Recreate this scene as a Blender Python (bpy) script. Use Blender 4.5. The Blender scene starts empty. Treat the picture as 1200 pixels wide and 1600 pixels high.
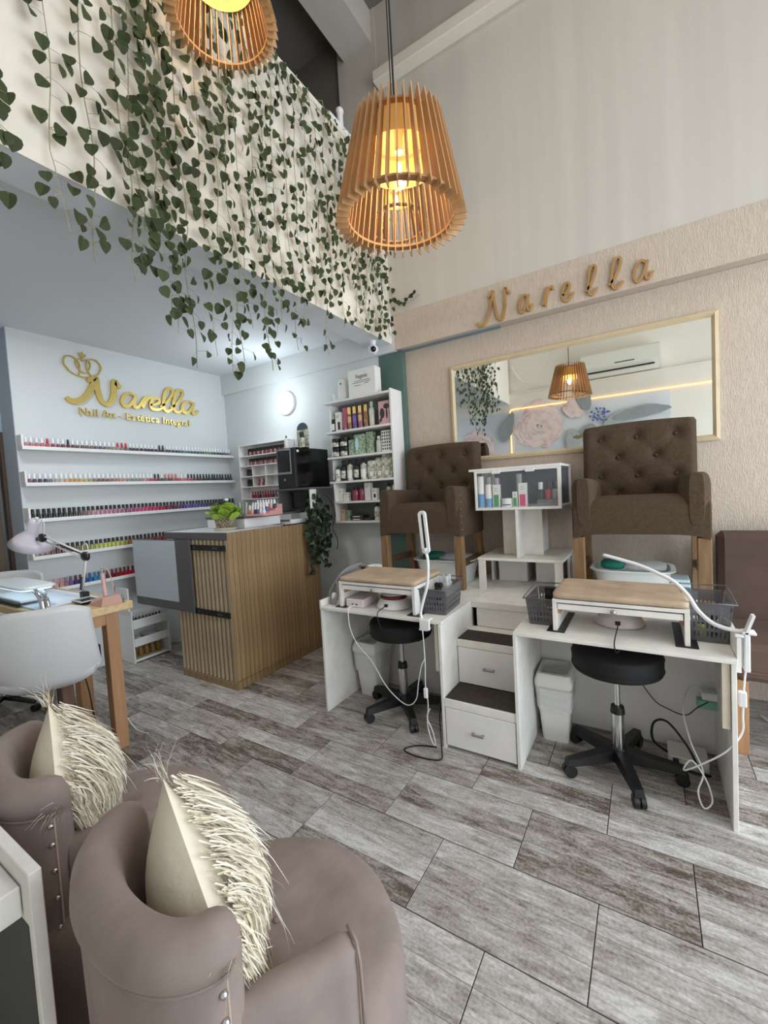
import bpy, math, random
from mathutils import Vector, Matrix, Quaternion
R = math.radians
PI = math.pi
rnd = random.Random(7)
SC = bpy.context.scene
COL = SC.collection

# ------------------------------------------------------------------ camera, sky, lights, exposure
cam_d = bpy.data.cameras.new('camera')
cam = bpy.data.objects.new('camera', cam_d); COL.objects.link(cam)
YAW, PITCH, ROLL = 0.559422, -0.0511782, -0.0569602
_f = Vector((-math.sin(YAW)*math.cos(PITCH), math.cos(YAW)*math.cos(PITCH), math.sin(PITCH)))
_r = Vector((math.cos(YAW), math.sin(YAW), 0)); _u = _r.cross(_f)
_r2 = _r*math.cos(ROLL)+_u*math.sin(ROLL); _u2 = -_r*math.sin(ROLL)+_u*math.cos(ROLL)
cam.matrix_world = Matrix(((_r2.x,_u2.x,-_f.x,0),(_r2.y,_u2.y,-_f.y,0),(_r2.z,_u2.z,-_f.z,1.5),(0,0,0,1)))
cam_d.sensor_fit = 'VERTICAL'; cam_d.sensor_height = 36; cam_d.lens = 36*660.58/1600
cam_d.clip_start = 0.02
SC.camera = cam
SC.view_settings.view_transform = 'Standard'; SC.view_settings.look = 'None'
SC.view_settings.gamma = 1.0; SC.view_settings.use_curve_mapping = False
SC.view_settings.exposure = 0.30

wd = bpy.data.worlds.new('sky'); SC.world = wd; wd.use_nodes = True
wn = wd.node_tree; wn.nodes.clear()
wo = wn.nodes.new('ShaderNodeOutputWorld'); wb = wn.nodes.new('ShaderNodeBackground')
wb.inputs[0].default_value = (0.72, 0.86, 1.0, 1); wb.inputs[1].default_value = 1.6
wn.links.new(wb.outputs[0], wo.inputs[0])

def area(name, loc, rot, sx, sy, w, col, spread=180):
    d = bpy.data.lights.new(name, 'AREA'); d.shape = 'RECTANGLE'; d.size = sx; d.size_y = sy
    d.energy = w; d.color = col; d.spread = R(spread)
    o = bpy.data.objects.new(name, d); o.location = loc; o.rotation_euler = rot; COL.objects.link(o); return o
def point(name, loc, w, col, r=.03):
    d = bpy.data.lights.new(name, 'POINT'); d.energy = w; d.color = col; d.shadow_soft_size = r
    o = bpy.data.objects.new(name, d); o.location = loc; COL.objects.link(o); return o
# daylight through the shop front (+x side), ground floor and upper pane
area('daylight_shopfront', (2.42, 1.62, 1.45), (0, R(90), 0), 2.7, 3.5, 112, (0.84, 0.92, 1.0))
area('daylight_upper', (2.42, 1.62, 4.0), (0, R(90), 0), 1.7, 3.5, 20, (1.0, 0.97, 0.92))
# area lights without a fixture: above the double-height space, under the mezzanine
area('overhead_area_light', (-0.1, 1.5, 5.55), (0, 0, 0), 1.2, 1.2, 20, (1.0, 0.97, 0.94))
area('side_area_light', (-3.3, 1.2, 2.95), (0, 0, 0), .3, .3, 12, (0.92, 0.96, 1.0))
point('wall_lamp_light', (-3.345, 3.10, 2.515), 7, (0.82, 0.93, 1.0), .12)

# ------------------------------------------------------------------ helpers
def lin(c):
    return tuple((x/12.92 if x <= .04045 else ((x+.055)/1.055)**2.4) for x in (v/255 for v in c))
MATS = {}
def mat(name, rgb, rough=.5, metal=0., emit=None, es=0., noise=0., nscale=8., stretch=(1,1,1), bump=0., bscale=60.,
        bstretch=None, trans=0., alpha=1., rgb2=None, coat=0., sheen=0., rand=0.):
    if name in MATS: return MATS[name]
    m = bpy.data.materials.new(name); m.use_nodes = True; MATS[name] = m
    nt = m.node_tree; b = nt.nodes['Principled BSDF']
    c = lin(rgb)
    b.inputs['Base Color'].default_value = (*c, 1); b.inputs['Roughness'].default_value = rough
    b.inputs['Metallic'].default_value = metal
    if trans: b.inputs['Transmission Weight'].default_value = trans
    if alpha < 1: b.inputs['Alpha'].default_value = alpha
    if coat: b.inputs['Coat Weight'].default_value = coat
    if sheen:
        b.inputs['Sheen Weight'].default_value = sheen; b.inputs['Sheen Roughness'].default_value = .4
        b.inputs['Sheen Tint'].default_value = (*c, 1)
    if emit: b.inputs['Emission Color'].default_value = (*lin(emit), 1); b.inputs['Emission Strength'].default_value = es
    if noise or bump or rand:
        tc = nt.nodes.new('ShaderNodeTexCoord')
        def ns(scale, st):
            mp = nt.nodes.new('ShaderNodeMapping'); mp.inputs['Scale'].default_value = st
            nt.links.new(tc.outputs['Object'], mp.inputs[0])
            n = nt.nodes.new('ShaderNodeTexNoise'); n.inputs['Scale'].default_value = scale
            n.inputs['Detail'].default_value = 5
            nt.links.new(mp.outputs[0], n.inputs['Vector']); return n
        if noise or rand:
            n = ns(nscale, stretch)
            c2 = lin(rgb2) if rgb2 else tuple(x*(1-noise) for x in c)
            mx = nt.nodes.new('ShaderNodeMix'); mx.data_type = 'RGBA'
            mx.inputs[6].default_value = (*c2, 1); mx.inputs[7].default_value = (*c, 1)
            rp = nt.nodes.new('ShaderNodeMapRange'); rp.inputs[1].default_value = .35; rp.inputs[2].default_value = .65
            nt.links.new(n.outputs[0], rp.inputs[0]); nt.links.new(rp.outputs[0], mx.inputs[0])
            last = mx.outputs[2]
            if rand:
                oi = nt.nodes.new('ShaderNodeObjectInfo')
                hs = nt.nodes.new('ShaderNodeHueSaturation')
                mr = nt.nodes.new('ShaderNodeMapRange'); mr.inputs[3].default_value = 1-rand; mr.inputs[4].default_value = 1+rand
                nt.links.new(oi.outputs['Random'], mr.inputs[0]); nt.links.new(mr.outputs[0], hs.inputs['Value'])
                nt.links.new(last, hs.inputs['Color']); last = hs.outputs[0]
            nt.links.new(last, b.inputs['Base Color'])
        if bump:
            n = ns(bscale, bstretch or (1,1,1))
            bp = nt.nodes.new('ShaderNodeBump'); bp.inputs['Strength'].default_value = bump; bp.inputs['Distance'].default_value = .01
            nt.links.new(n.outputs[0], bp.inputs['Height']); nt.links.new(bp.outputs[0], b.inputs['Normal'])
    return m

M_ID = Matrix.Identity(4)
class MB:
    def __init__(s): s.v = []; s.f = []; s.m = []
    def add(s, vs, fs, mi=0, M=None):
        o = len(s.v)
        for p in vs:
            p = Vector(p); s.v.append(M @ p if M else p)
        for f in fs: s.f.append([i+o for i in f]); s.m.append(mi)
        return s
    def box(s, x0, x1, y0, y1, z0, z1, mi=0, M=None):
        v = [(x, y, z) for z in (z0, z1) for y in (y0, y1) for x in (x0, x1)]
        return s.add(v, [(0,2,3,1),(4,5,7,6),(0,1,5,4),(2,6,7,3),(0,4,6,2),(1,3,7,5)], mi, M)
    def cbox(s, x0, x1, y0, y1, z0, z1, c=.002, mi=0, M=None):
        # box with chamfered edges
        v = []; idx = {}
        X = (x0, x1); Y = (y0, y1); Z = (z0, z1)
        for i in (0,1):
            for j in (0,1):
                for k in (0,1):
                    sx = c if i == 0 else -c; sy = c if j == 0 else -c; sz = c if k == 0 else -c
                    for a, p in enumerate(((X[i], Y[j]+sy, Z[k]+sz), (X[i]+sx, Y[j], Z[k]+sz), (X[i]+sx, Y[j]+sy, Z[k]))):
                        idx[i,j,k,a] = len(v); v.append(p)
        g = lambda i,j,k,a: idx[i,j,k,a]
        f = []
        for i in (0,1): q = [g(i,0,0,0), g(i,1,0,0), g(i,1,1,0), g(i,0,1,0)]; f.append(q if i else q[::-1])
        for j in (0,1): q = [g(0,j,0,1), g(1,j,0,1), g(1,j,1,1), g(0,j,1,1)]; f.append(q[::-1] if j else q)
        for k in (0,1): q = [g(0,0,k,2), g(1,0,k,2), g(1,1,k,2), g(0,1,k,2)]; f.append(q if k else q[::-1])
        for i in (0,1):
            for j in (0,1): q = [g(i,j,0,0), g(i,j,0,1), g(i,j,1,1), g(i,j,1,0)]; f.append(q if (i^j) else q[::-1])
            for k in (0,1): q = [g(i,0,k,0), g(i,0,k,2), g(i,1,k,2), g(i,1,k,0)]; f.append(q[::-1] if (i^k) else q)
        for j in (0,1):
            for k in (0,1): q = [g(0,j,k,1), g(0,j,k,2), g(1,j,k,2), g(1,j,k,1)]; f.append(q if (j^k) else q[::-1])
        for i in (0,1):
            for j in (0,1):
                for k in (0,1):
                    q = [g(i,j,k,0), g(i,j,k,1), g(i,j,k,2)]; f.append(q if (i^j^k) else q[::-1])
        return s.add(v, f, mi, M)
    def cyl(s, p0, p1, r0, r1=None, n=16, mi=0, cap=True):
        if r1 is None: r1 = r0
        p0 = Vector(p0); p1 = Vector(p1); q = (p1-p0).to_track_quat('Z', 'Y')
        v = []
        for p, r in ((p0, r0), (p1, r1)):
            for i in range(n):
                a = 2*PI*i/n; v.append(p + q @ Vector((r*math.cos(a), r*math.sin(a), 0)))
        f = [(i, (i+1) % n, n+(i+1) % n, n+i) for i in range(n)]
        if cap: f += [tuple(range(n))[::-1], tuple(range(n, 2*n))]
        return s.add(v, f, mi)
    def tube(s, pts, r, n=8, mi=0, closed=False, cap=True):
        pts = [Vector(p) for p in pts]; N = len(pts); v = []; up = None
        rs = r if isinstance(r, (list, tuple)) else [r]*N
        for i, p in enumerate(pts):
            a = pts[(i-1) % N] if (closed or i > 0) else p; b = pts[(i+1) % N] if (closed or i < N-1) else p
            t = (b-a)
            t = t.normalized() if t.length > 1e-9 else Vector((0,0,1))
            if up is None:
                up = Vector((0,0,1)) if abs(t.z) < .9 else Vector((1,0,0))
            x = t.cross(up)
            if x.length < 1e-6: x = t.cross(Vector((1,.3,0)))
            x.normalize(); up = x.cross(t).normalized()
            for k in range(n):
                an = 2*PI*k/n; v.append(p + (x*math.cos(an)+up*math.sin(an))*rs[i])
        f = []
        for i in range(N if closed else N-1):
            j = (i+1) % N
            for k in range(n): f.append((i*n+k, i*n+(k+1) % n, j*n+(k+1) % n, j*n+k))
        if cap and not closed: f += [tuple(range(n))[::-1], tuple(range((N-1)*n, N*n))]
        return s.add(v, f, mi)
    def lathe(s, prof, c=(0,0,0), n=24, mi=0, M=None, sx=1., sy=1., cap=False):
        v = []
        for r, z in prof:
            for i in range(n):
                a = 2*PI*i/n; v.append((c[0]+sx*r*math.cos(a), c[1]+sy*r*math.sin(a), c[2]+z))
        f = []
        for j in range(len(prof)-1):
            for i in range(n): f.append((j*n+i, j*n+(i+1) % n, (j+1)*n+(i+1) % n, (j+1)*n+i))
        if cap: f += [tuple(range(n))[::-1], tuple(range((len(prof)-1)*n, len(prof)*n))]
        return s.add(v, f, mi, M)
    def prism(s, poly, z0, z1, mi=0, M=None):
        n = len(poly); v = [(x, y, z0) for x, y in poly]+[(x, y, z1) for x, y in poly]
        f = [tuple(range(n))[::-1], tuple(range(n, 2*n))]+[(i, (i+1) % n, n+(i+1) % n, n+i) for i in range(n)]
        return s.add(v, f, mi, M)
    def grid(s, fn, nu, nv, mi=0, M=None, wrapu=False, wrapv=False):
        v = [fn(i/(nu if wrapu else nu-1), j/(nv if wrapv else nv-1)) for j in range(nv) for i in range(nu)]
        f = []
        for j in range(nv if wrapv else nv-1):
            for i in range(nu if wrapu else nu-1):
                f.append((j*nu+i, j*nu+(i+1) % nu, ((j+1) % nv)*nu+(i+1) % nu, ((j+1) % nv)*nu+i))
        return s.add(v, f, mi, M)
    def sell(s, c, r, e=(.5, .5), n=20, m=12, mi=0, M=None, fn=None):
        # superellipsoid
        def pw(a, p): return math.copysign(abs(a)**p, a)
        def g(u, w):
            a = 2*PI*u; b = -PI/2+PI*w
            p = Vector((r[0]*pw(math.cos(b), e[1])*pw(math.cos(a), e[0]), r[1]*pw(math.cos(b), e[1])*pw(math.sin(a), e[0]), r[2]*pw(math.sin(b), e[1])))
            if fn: p = fn(p)
            return p+Vector(c)
        return s.grid(g, n, m, mi, M, wrapu=True)
    def mesh(s, name, mats, smooth=None):
        me = bpy.data.meshes.new(name); me.from_pydata([tuple(p) for p in s.v], [], s.f)
        for x in (mats if isinstance(mats, (list, tuple)) else [mats]): me.materials.append(x)
        me.polygons.foreach_set('material_index', s.m)
        if smooth:
            me.polygons.foreach_set('use_smooth', [True]*len(s.f)); me.update()
            if smooth < 180: me.set_sharp_from_angle(angle=R(smooth))
        me.update(); return me

def link(o, parent=None):
    COL.objects.link(o)
    if parent is not None: o.parent = parent
    return o
def part(name, mb, mats, parent=None, smooth=None, label=None, kind=None, bev=0):
    me = mb if isinstance(mb, bpy.types.Mesh) else mb.mesh(name, mats, smooth)
    o = link(bpy.data.objects.new(name, me), parent)
    if label: o['label'] = label
    if kind: o['kind'] = kind
    return o
def tag(o, label, cat, group=None):
    o['label'] = label; o['category'] = cat
    if group: o['group'] = group
    return o
def thing(name, label, cat, loc=(0,0,0), rz=0, group=None):
    o = bpy.data.objects.new(name, None); COL.objects.link(o); o.empty_display_size = .05
    o.location = loc; o.rotation_euler = (0, 0, rz)
    return tag(o, label, cat, group)
def struct(name, mb, mats, parent=None, smooth=None):
    o = part(name, mb, mats, parent, smooth)
    if parent is None: o['kind'] = 'structure'
    return o
def copy_tree(o, parent=None):
    c = o.copy(); COL.objects.link(c); c.parent = parent
    for ch in list(o.children): copy_tree(ch, c)
    return c
def dup(o, loc, rz=None, label=None, group=None):
    c = copy_tree(o); c.location = loc
    if rz is not None: c.rotation_euler = (0, 0, rz)
    if label: c['label'] = label
    if group: c['group'] = group
    return c
_ones = ['', 'first', 'second', 'third', 'fourth', 'fifth', 'sixth', 'seventh', 'eighth', 'ninth', 'tenth', 'eleventh', 'twelfth',
         'thirteenth', 'fourteenth', 'fifteenth', 'sixteenth', 'seventeenth', 'eighteenth', 'nineteenth']
_tens = {2: 'twenty', 3: 'thirty', 4: 'forty', 5: 'fifty', 6: 'sixty', 7: 'seventy'}
_tth = {2: 'twentieth', 3: 'thirtieth', 4: 'fortieth', 5: 'fiftieth', 6: 'sixtieth', 7: 'seventieth'}
def ordn(n):
    if n < 20: return _ones[n]
    return _tth[n//10] if n % 10 == 0 else _tens[n//10]+'-'+_ones[n % 10]
def bez(pts, n=10):
    # Catmull-Rom through points
    P = [Vector(p) for p in pts]; out = []
    for i in range(len(P)-1):
        a = P[max(i-1, 0)]; b = P[i]; c = P[i+1]; d = P[min(i+2, len(P)-1)]
        for k in range(n):
            t = k/n
            out.append(.5*((2*b)+(c-a)*t+(2*a-5*b+4*c-d)*t*t+(3*b-a-3*c+d)*t**3))
    out.append(P[-1]); return out
def ribbon(mb, pts, w, d, M=None, mi=0, n=8):
    # raised flat ribbon in the local xz plane, width w (a number or function of 0..1), front at y=-d, back at y=0
    P = bez([(p[0], 0, p[1]) for p in pts], n); N = len(P); v = []
    for i, p in enumerate(P):
        t = P[min(i+1, N-1)]-P[max(i-1, 0)]; t.normalize(); nn = Vector((-t.z, 0, t.x))
        ww = (w(i/(N-1)) if callable(w) else w)/2
        for a, b in ((-1, 0), (1, 0), (1, -d), (-1, -d)): v.append(p+nn*ww*a+Vector((0, b, 0)))
    f = []
    for i in range(N-1):
        o = i*4
        for k in range(4): f.append((o+k, o+4+k, o+4+(k+1) % 4, o+(k+1) % 4))
    f += [(0,1,2,3), ((N-1)*4+3, (N-1)*4+2, (N-1)*4+1, (N-1)*4)]
    mb.add(v, f, mi, M)
def textmesh(name, s, size, depth, m, loc, rot, parent=None, align='LEFT', spacing=1.0, sx=1.0):
    cu = bpy.data.curves.new(name, 'FONT'); cu.body = s; cu.size = size; cu.extrude = depth; cu.align_x = align
    cu.space_character = spacing; cu.resolution_u = 2
    o = bpy.data.objects.new(name, cu); COL.objects.link(o)
    dg = bpy.context.evaluated_depsgraph_get()
    me = bpy.data.meshes.new_from_object(o.evaluated_get(dg)); me.materials.clear(); me.materials.append(m)
    bpy.data.objects.remove(o)
    t = link(bpy.data.objects.new(name, me), parent); t.location = loc; t.rotation_euler = rot; t.scale = (sx, 1, 1)
    return t

# ------------------------------------------------------------------ materials
W_CREAM = mat('paint_cream', (232, 225, 212), .85, noise=.05, nscale=1.5, bump=.05, bscale=40)
W_UPPER = mat('paint_upper', (205, 199, 190), .9, noise=.08, nscale=1.2, stretch=(6,1,.25), bump=.04, bscale=30)
W_COOL = mat('paint_cool_white', (214, 217, 216), .85, noise=.04, nscale=1.2, bump=.04, bscale=40)
W_CEIL = mat('paint_ceiling', (222, 225, 228), .9, noise=.05, nscale=.8)
W_BLUE = mat('paint_blue_grey', (172, 182, 192), .85, noise=.05, nscale=2)
W_PAPER = mat('wallpaper_beige', (203, 187, 171), .9, noise=.12, nscale=30, stretch=(3,3,.6), bump=.6, bscale=130, bstretch=(1.6,1.6,.4))
W_TEAL = mat('paint_teal', (88, 112, 105), .7, noise=.12, nscale=6)
W_GREY = mat('paint_dark_grey', (120, 114, 106), .9, noise=.06, nscale=2)
GROUT = mat('grout', (74, 68, 62), .95)
MDF = mat('white_board', (236, 234, 231), .45, noise=.06, nscale=5, bump=.02, bscale=20)
MDF_W = mat('white_board_worn', (236, 233, 226), .5, noise=.12, nscale=9)
EDGE = mat('board_edge', (214, 204, 184), .6, noise=.1, nscale=20)
ACRY = mat('clear_acrylic', (235, 240, 242), .05, trans=1.0, alpha=.35)
BLACK = mat('black_plastic', (16, 16, 17), .45)
BLACKG = mat('black_gloss', (9, 9, 10), .18)
BLACKM = mat('black_vinyl', (13, 13, 14), .75, bump=.1, bscale=90)
CHROME = mat('chrome', (215, 215, 218), .14, 1.0)
BRASS = mat('gold_mirror', (214, 188, 112), .34, .92)
GOLDP = mat('gold_cap', (212, 176, 110), .3, .9)
STEEL = mat('brushed_metal', (168, 166, 160), .35, .9)
WPLAST = mat('white_plastic', (232, 232, 232), .35)
WPLAST2 = mat('white_plastic_bin', (226, 224, 218), .5)
BAG = mat('clear_bag', (232, 234, 234), .3, alpha=.45, bump=.8, bscale=35)
GREYT = mat('grey_translucent', (104, 104, 108), .2, alpha=.66)
OAK = mat('oak_light', (160, 134, 98), .6, noise=.30, nscale=5, stretch=(8,8,.8), bump=.05, bscale=50)
OAKF = mat('oak_flute', (182, 162, 132), .6, noise=.22, nscale=5, stretch=(8,8,.8), rand=.06)
OAKS = mat('oak_slat', (158, 128, 90), .6, noise=.32, nscale=6, stretch=(8,8,.6), rand=.10)
DARKW = mat('dark_groove', (52, 38, 27), .8)
PINE = mat('pine', (178, 134, 94), .55, noise=.22, nscale=5, stretch=(7,7,.7), bump=.04, bscale=40)
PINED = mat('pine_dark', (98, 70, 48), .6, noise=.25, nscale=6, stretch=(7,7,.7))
PINEL = mat('pine_top', (214, 186, 140), .5, noise=.18, nscale=5, stretch=(1,7,7))
LEGW = mat('chair_leg_wood', (138, 106, 72), .6, noise=.28, nscale=6, stretch=(7,7,.7))
PLY = mat('pendant_ply', (196, 152, 104), .6, noise=.18, nscale=7, stretch=(3,3,.5), rand=.08)
GREYL = mat('grey_laminate', (88, 84, 86), .5)
BROWNF = mat('brown_fabric', (82, 64, 47), .95, noise=.28, nscale=70, bump=.5, bscale=180, sheen=.25)
BROWNS = mat('brown_sofa', (92, 72, 62), .9, noise=.22, nscale=5, bump=.2, bscale=120)
VELVET = mat('taupe_velvet', (146, 130, 123), .85, noise=.24, nscale=7, stretch=(1.6,1,.7), bump=.35, bscale=11, sheen=.35)
CREAMF = mat('cream_suede', (218, 208, 186), .9, noise=.1, nscale=6, bump=.2, bscale=40)
FUR = mat('cream_fur', (240, 231, 212), .8)
PAD = mat('tan_pad', (196, 172, 146), .6, noise=.22, nscale=9, bump=.2, bscale=40)
RUBBER = mat('anti_slip_mat', (62, 55, 48), .95, noise=.3, nscale=40, bump=.4, bscale=200)
LEAF = mat('ivy_leaf', (56, 68, 34), .75, noise=.25, nscale=30, rand=.28)
LEAFD = mat('dark_leaf', (34, 52, 28), .5, noise=.3, nscale=30, rand=.3)
LEAFP = mat('pothos_leaf', (158, 190, 66), .4, noise=.3, nscale=14, rand=.15)
STEM = mat('ivy_stem', (150, 148, 116), .7)
STONE = mat('pot_stone', (168, 156, 136), .8, noise=.35, nscale=45, rand=.28)
TERRA = mat('pot_saucer', (198, 184, 158), .7)
LINER = mat('pendant_liner', (214, 168, 100), .8, emit=(255, 186, 92), es=.22)
BULBG = mat('bulb_glass', (255, 236, 200), .02, trans=1., alpha=.18)
FIL = mat('bulb_filament', (255, 220, 150), .5, emit=(255, 214, 138), es=60)
LEDW = mat('round_lamp_glow', (255, 255, 255), .5, emit=(232, 246, 255), es=9)
LEDP = mat('panel_glow', (230, 245, 255), .4, emit=(196, 226, 240), es=.85)
NEON = mat('neon_strip', (255, 200, 140), .5, emit=(255, 184, 112), es=2.4)
MIRROR = mat('mirror_glass', (236, 240, 238), .01, 1.0)
FRAMEC = mat('mirror_frame', (206, 186, 150), .5, noise=.1, nscale=10)
GOLDW = mat('letter_wood', (178, 138, 86), .5, noise=.2, nscale=12)
ROSEG = mat('pink_plastic', (214, 172, 166), .4)
GLASS = mat('window_glass', (240, 248, 250), .02, trans=1.)
WGREYP = mat('grey_plastic', (128, 128, 130), .4)

# ------------------------------------------------------------------ floor tiles
def tile_mat():
    m = bpy.data.materials.new('wood_look_tile'); m.use_nodes = True; nt = m.node_tree; N = nt.nodes; L = nt.links
    b = N['Principled BSDF']; b.inputs['Roughness'].default_value = .42
    tc = N.new('ShaderNodeTexCoord'); oi = N.new('ShaderNodeObjectInfo')
    sp = N.new('ShaderNodeSeparateXYZ'); L.new(tc.outputs['Object'], sp.inputs[0])
    def mth(op, a, bb=None, c=None):
        n = N.new('ShaderNodeMath'); n.operation = op
        for i, x in enumerate((a, bb, c)):
            if x is None: continue
            if isinstance(x, (int, float)): n.inputs[i].default_value = x
            else: L.new(x, n.inputs[i])
        return n.outputs[0]
    st = mth('FLOOR', mth('MULTIPLY', mth('ADD', sp.outputs[1], .17), 1/.1134))
    seed = mth('ADD', mth('MULTIPLY', oi.outputs['Random'], 91.7), mth('MULTIPLY', st, 7.31))
    wn_ = N.new('ShaderNodeTexWhiteNoise'); wn_.noise_dimensions = '1D'; L.new(seed, wn_.inputs['W'])
    cb = N.new('ShaderNodeCombineXYZ')
    L.new(mth('ADD', mth('MULTIPLY', sp.outputs[0], 3.2), seed), cb.inputs[0])
    L.new(mth('MULTIPLY', sp.outputs[1], 17.), cb.inputs[1]); L.new(seed, cb.inputs[2])
    n1 = N.new('ShaderNodeTexNoise'); n1.inputs['Scale'].default_value = 1.7; n1.inputs['Detail'].default_value = 7; n1.inputs['Roughness'].default_value = .68
    n1.inputs['Distortion'].default_value = .8
    L.new(cb.outputs[0], n1.inputs['Vector'])
    cb2 = N.new('ShaderNodeCombineXYZ')
    L.new(mth('ADD', mth('MULTIPLY', sp.outputs[0], 11.), seed), cb2.inputs[0]); L.new(mth('MULTIPLY', sp.outputs[1], 55.), cb2.inputs[1]); L.new(seed, cb2.inputs[2])
    n2 = N.new('ShaderNodeTexNoise'); n2.inputs['Scale'].default_value = 2.2; n2.inputs['Detail'].default_value = 8; n2.inputs['Roughness'].default_value = .75
    L.new(cb2.outputs[0], n2.inputs['Vector'])
    val = mth('ADD', mth('ADD', mth('MULTIPLY', n1.outputs[0], .85), mth('MULTIPLY', n2.outputs[0], .50)), mth('MULTIPLY', mth('SUBTRACT', wn_.outputs[0], .5), .26))
    n3 = N.new('ShaderNodeTexNoise'); n3.inputs['Scale'].default_value = 95; n3.inputs['Detail'].default_value = 4; L.new(tc.outputs['Object'], n3.inputs['Vector'])
    n4 = N.new('ShaderNodeTexNoise'); n4.inputs['Scale'].default_value = 5.5; n4.inputs['Detail'].default_value = 6; n4.inputs['Roughness'].default_value = .7; n4.noise_dimensions = '4D'
    L.new(tc.outputs['Object'], n4.inputs['Vector']); L.new(seed, n4.inputs['W'])
    val = mth('ADD', mth('ADD', val, mth('MULTIPLY', mth('SUBTRACT', n3.outputs[0], .5), .34)), mth('MULTIPLY', mth('SUBTRACT', n4.outputs[0], .5), .42))
    cr = N.new('ShaderNodeValToRGB'); L.new(val, cr.inputs[0]); e = cr.color_ramp.elements
    e[0].position = .44; e[0].color = (*lin((86, 76, 68)), 1); e[1].position = .90; e[1].color = (*lin((208, 206, 202)), 1)
    for p, c in ((.53, (114, 103, 94)), (.60, (144, 136, 129)), (.69, (164, 158, 152)), (.79, (184, 180, 176))):
        x = e.new(p); x.color = (*lin(c), 1)
    # thin printed plank joints
    fr = mth('FRACT', mth('MULTIPLY', mth('ADD', sp.outputs[1], .17), 1/.1134))
    edge = mth('LESS_THAN', mth('MINIMUM', fr, mth('SUBTRACT', 1., fr)), .012)
    mx = N.new('ShaderNodeMix'); mx.data_type = 'RGBA'; mx.inputs[7].default_value = (*lin((104, 94, 86)), 1)
    L.new(mth('MULTIPLY', edge, .7), mx.inputs[0]); L.new(cr.outputs[0], mx.inputs[6]); L.new(mx.outputs[2], b.inputs['Base Color'])
    bp = N.new('ShaderNodeBump'); bp.inputs['Strength'].default_value = .12; bp.inputs['Distance'].default_value = .01
    L.new(n2.outputs[0], bp.inputs['Height']); L.new(bp.outputs[0], b.inputs['Normal'])
    return m
TILE = tile_mat()
fl = struct('floor', MB().box(-4.9, 2.55, -.32, 3.6, -.06, -.004), GROUT)
TX, TY = .595, .3414
tm = MB().cbox(-TX/2+.0018, TX/2-.0018, -TY/2+.0018, TY/2-.0018, -.006, 0, .0012).mesh('tile', TILE)
for r in range(-5, 8):
    y0 = 1.563 + r*TY
    off = -.478 if r % 2 == 0 else -.1775
    for c in range(-9, 6):
        x0 = off + c*TX
        xa = max(x0, -4.9); xb = min(x0+TX, 2.5); ya = max(y0, -.3); yb = min(y0+TY, 3.53)
        if xb-xa < .02 or yb-ya < .02: continue
        if xb-xa > TX-.001 and yb-ya > TY-.001:
            o = link(bpy.data.objects.new('tile', tm), fl); o.location = ((xa+xb)/2, (ya+yb)/2, 0)
        else:
            cx, cy = x0+TX/2, y0+TY/2
            o = part('tile', MB().cbox(xa-cx+.0018, xb-cx-.0018, ya-cy+.0018, yb-cy-.0018, -.006, 0, .0012), TILE, fl); o.location = (cx, cy, 0)

# ------------------------------------------------------------------ room shell
XS, XB, YU, YK, YM, YO, XR = -4.39, -1.96, 3.43, 3.465, 3.53, -.3, 2.5
struct('wall_back_lower', MB().box(-4.7, -1.885, YK, 3.75, 0, 2.765), W_COOL)
struct('wall_back_teal', MB().box(-2.13, -1.88, YK-.004, 3.7, 0, 2.765), W_TEAL)
struct('wall_mirror', MB().box(-1.88, XR, YM, 3.75, 0, 2.77), W_PAPER)
struct('trim_1', MB().box(-4.7, -1.93, YU, 3.75, 2.765, 3.03), W_COOL)
struct('trim_2', MB().box(-1.93, XR, YU, 3.75, 2.772, 3.082), W_PAPER)
struct('wall_back_upper', MB().box(XB, XR, YU+.004, 3.75, 3.082, 5.75), W_UPPER)
struct('trim_3', MB().cbox(-1.95, XR, YU-.10, YU+.02, 5.04, 5.13, .004), W_CREAM)
struct('wall_mezzanine_back', MB().box(-4.7, XB, YU+.03, 3.75, 3.03, 5.75), W_GREY)
struct('trim_4', MB().box(-2.38, -1.96, YU-.002, YU+.2, 4.3, 5.75), W_UPPER)
struct('trim_5', MB().box(-2.30, -2.0, -.3, YU, 5.47, 5.76), W_UPPER)
# left wall with the polish shelves, its end face, and the wall beyond
struct('wall_left', MB().box(-4.66, XS, 1.39, YK, 0, 3.0), W_COOL)
struct('wall_left_end', MB().box(-4.655, XS-.001, 1.385, 1.392, 0, 3.0), W_BLUE)
struct('wall_left_far', MB().box(-4.95, -4.80, -.3, 1.45, 0, 3.0), W_BLUE)
struct('wall_left_upper', MB().box(-4.95, -4.80, -.3, YU, 3.0, 5.75), W_GREY)
struct('wall_opposite', MB().box(-4.95, XR, -.45, YO, 0, 3.0), W_CREAM)
struct('wall_opposite_upper', MB().box(-4.95, XR, -.45, YO-.04, 3.0, 5.75), W_CREAM)
struct('ceiling_lower', MB().box(-4.95, -2.18, -.3, 3.45, 3.0, 3.06), W_CEIL)
struct('trim_6', MB().box(-2.182, XB-.003, -.3, 3.44, 2.832, 3.05), W_CEIL)
struct('wall_parapet', MB().box(XB-.12, XB, -.3, 3.44, 3.052, 4.27).box(XB-.0029, XB, -.3, 3.44, 2.830, 3.052), W_CREAM)
struct('trim_7', MB().cbox(XB-.15, XB+.015, -.3, 3.44, 4.27, 4.31, .004), W_CREAM)
struct('ceiling_upper', MB().box(-4.95, XR, -.45, 3.75, 5.75, 5.85), W_GREY)
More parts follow.
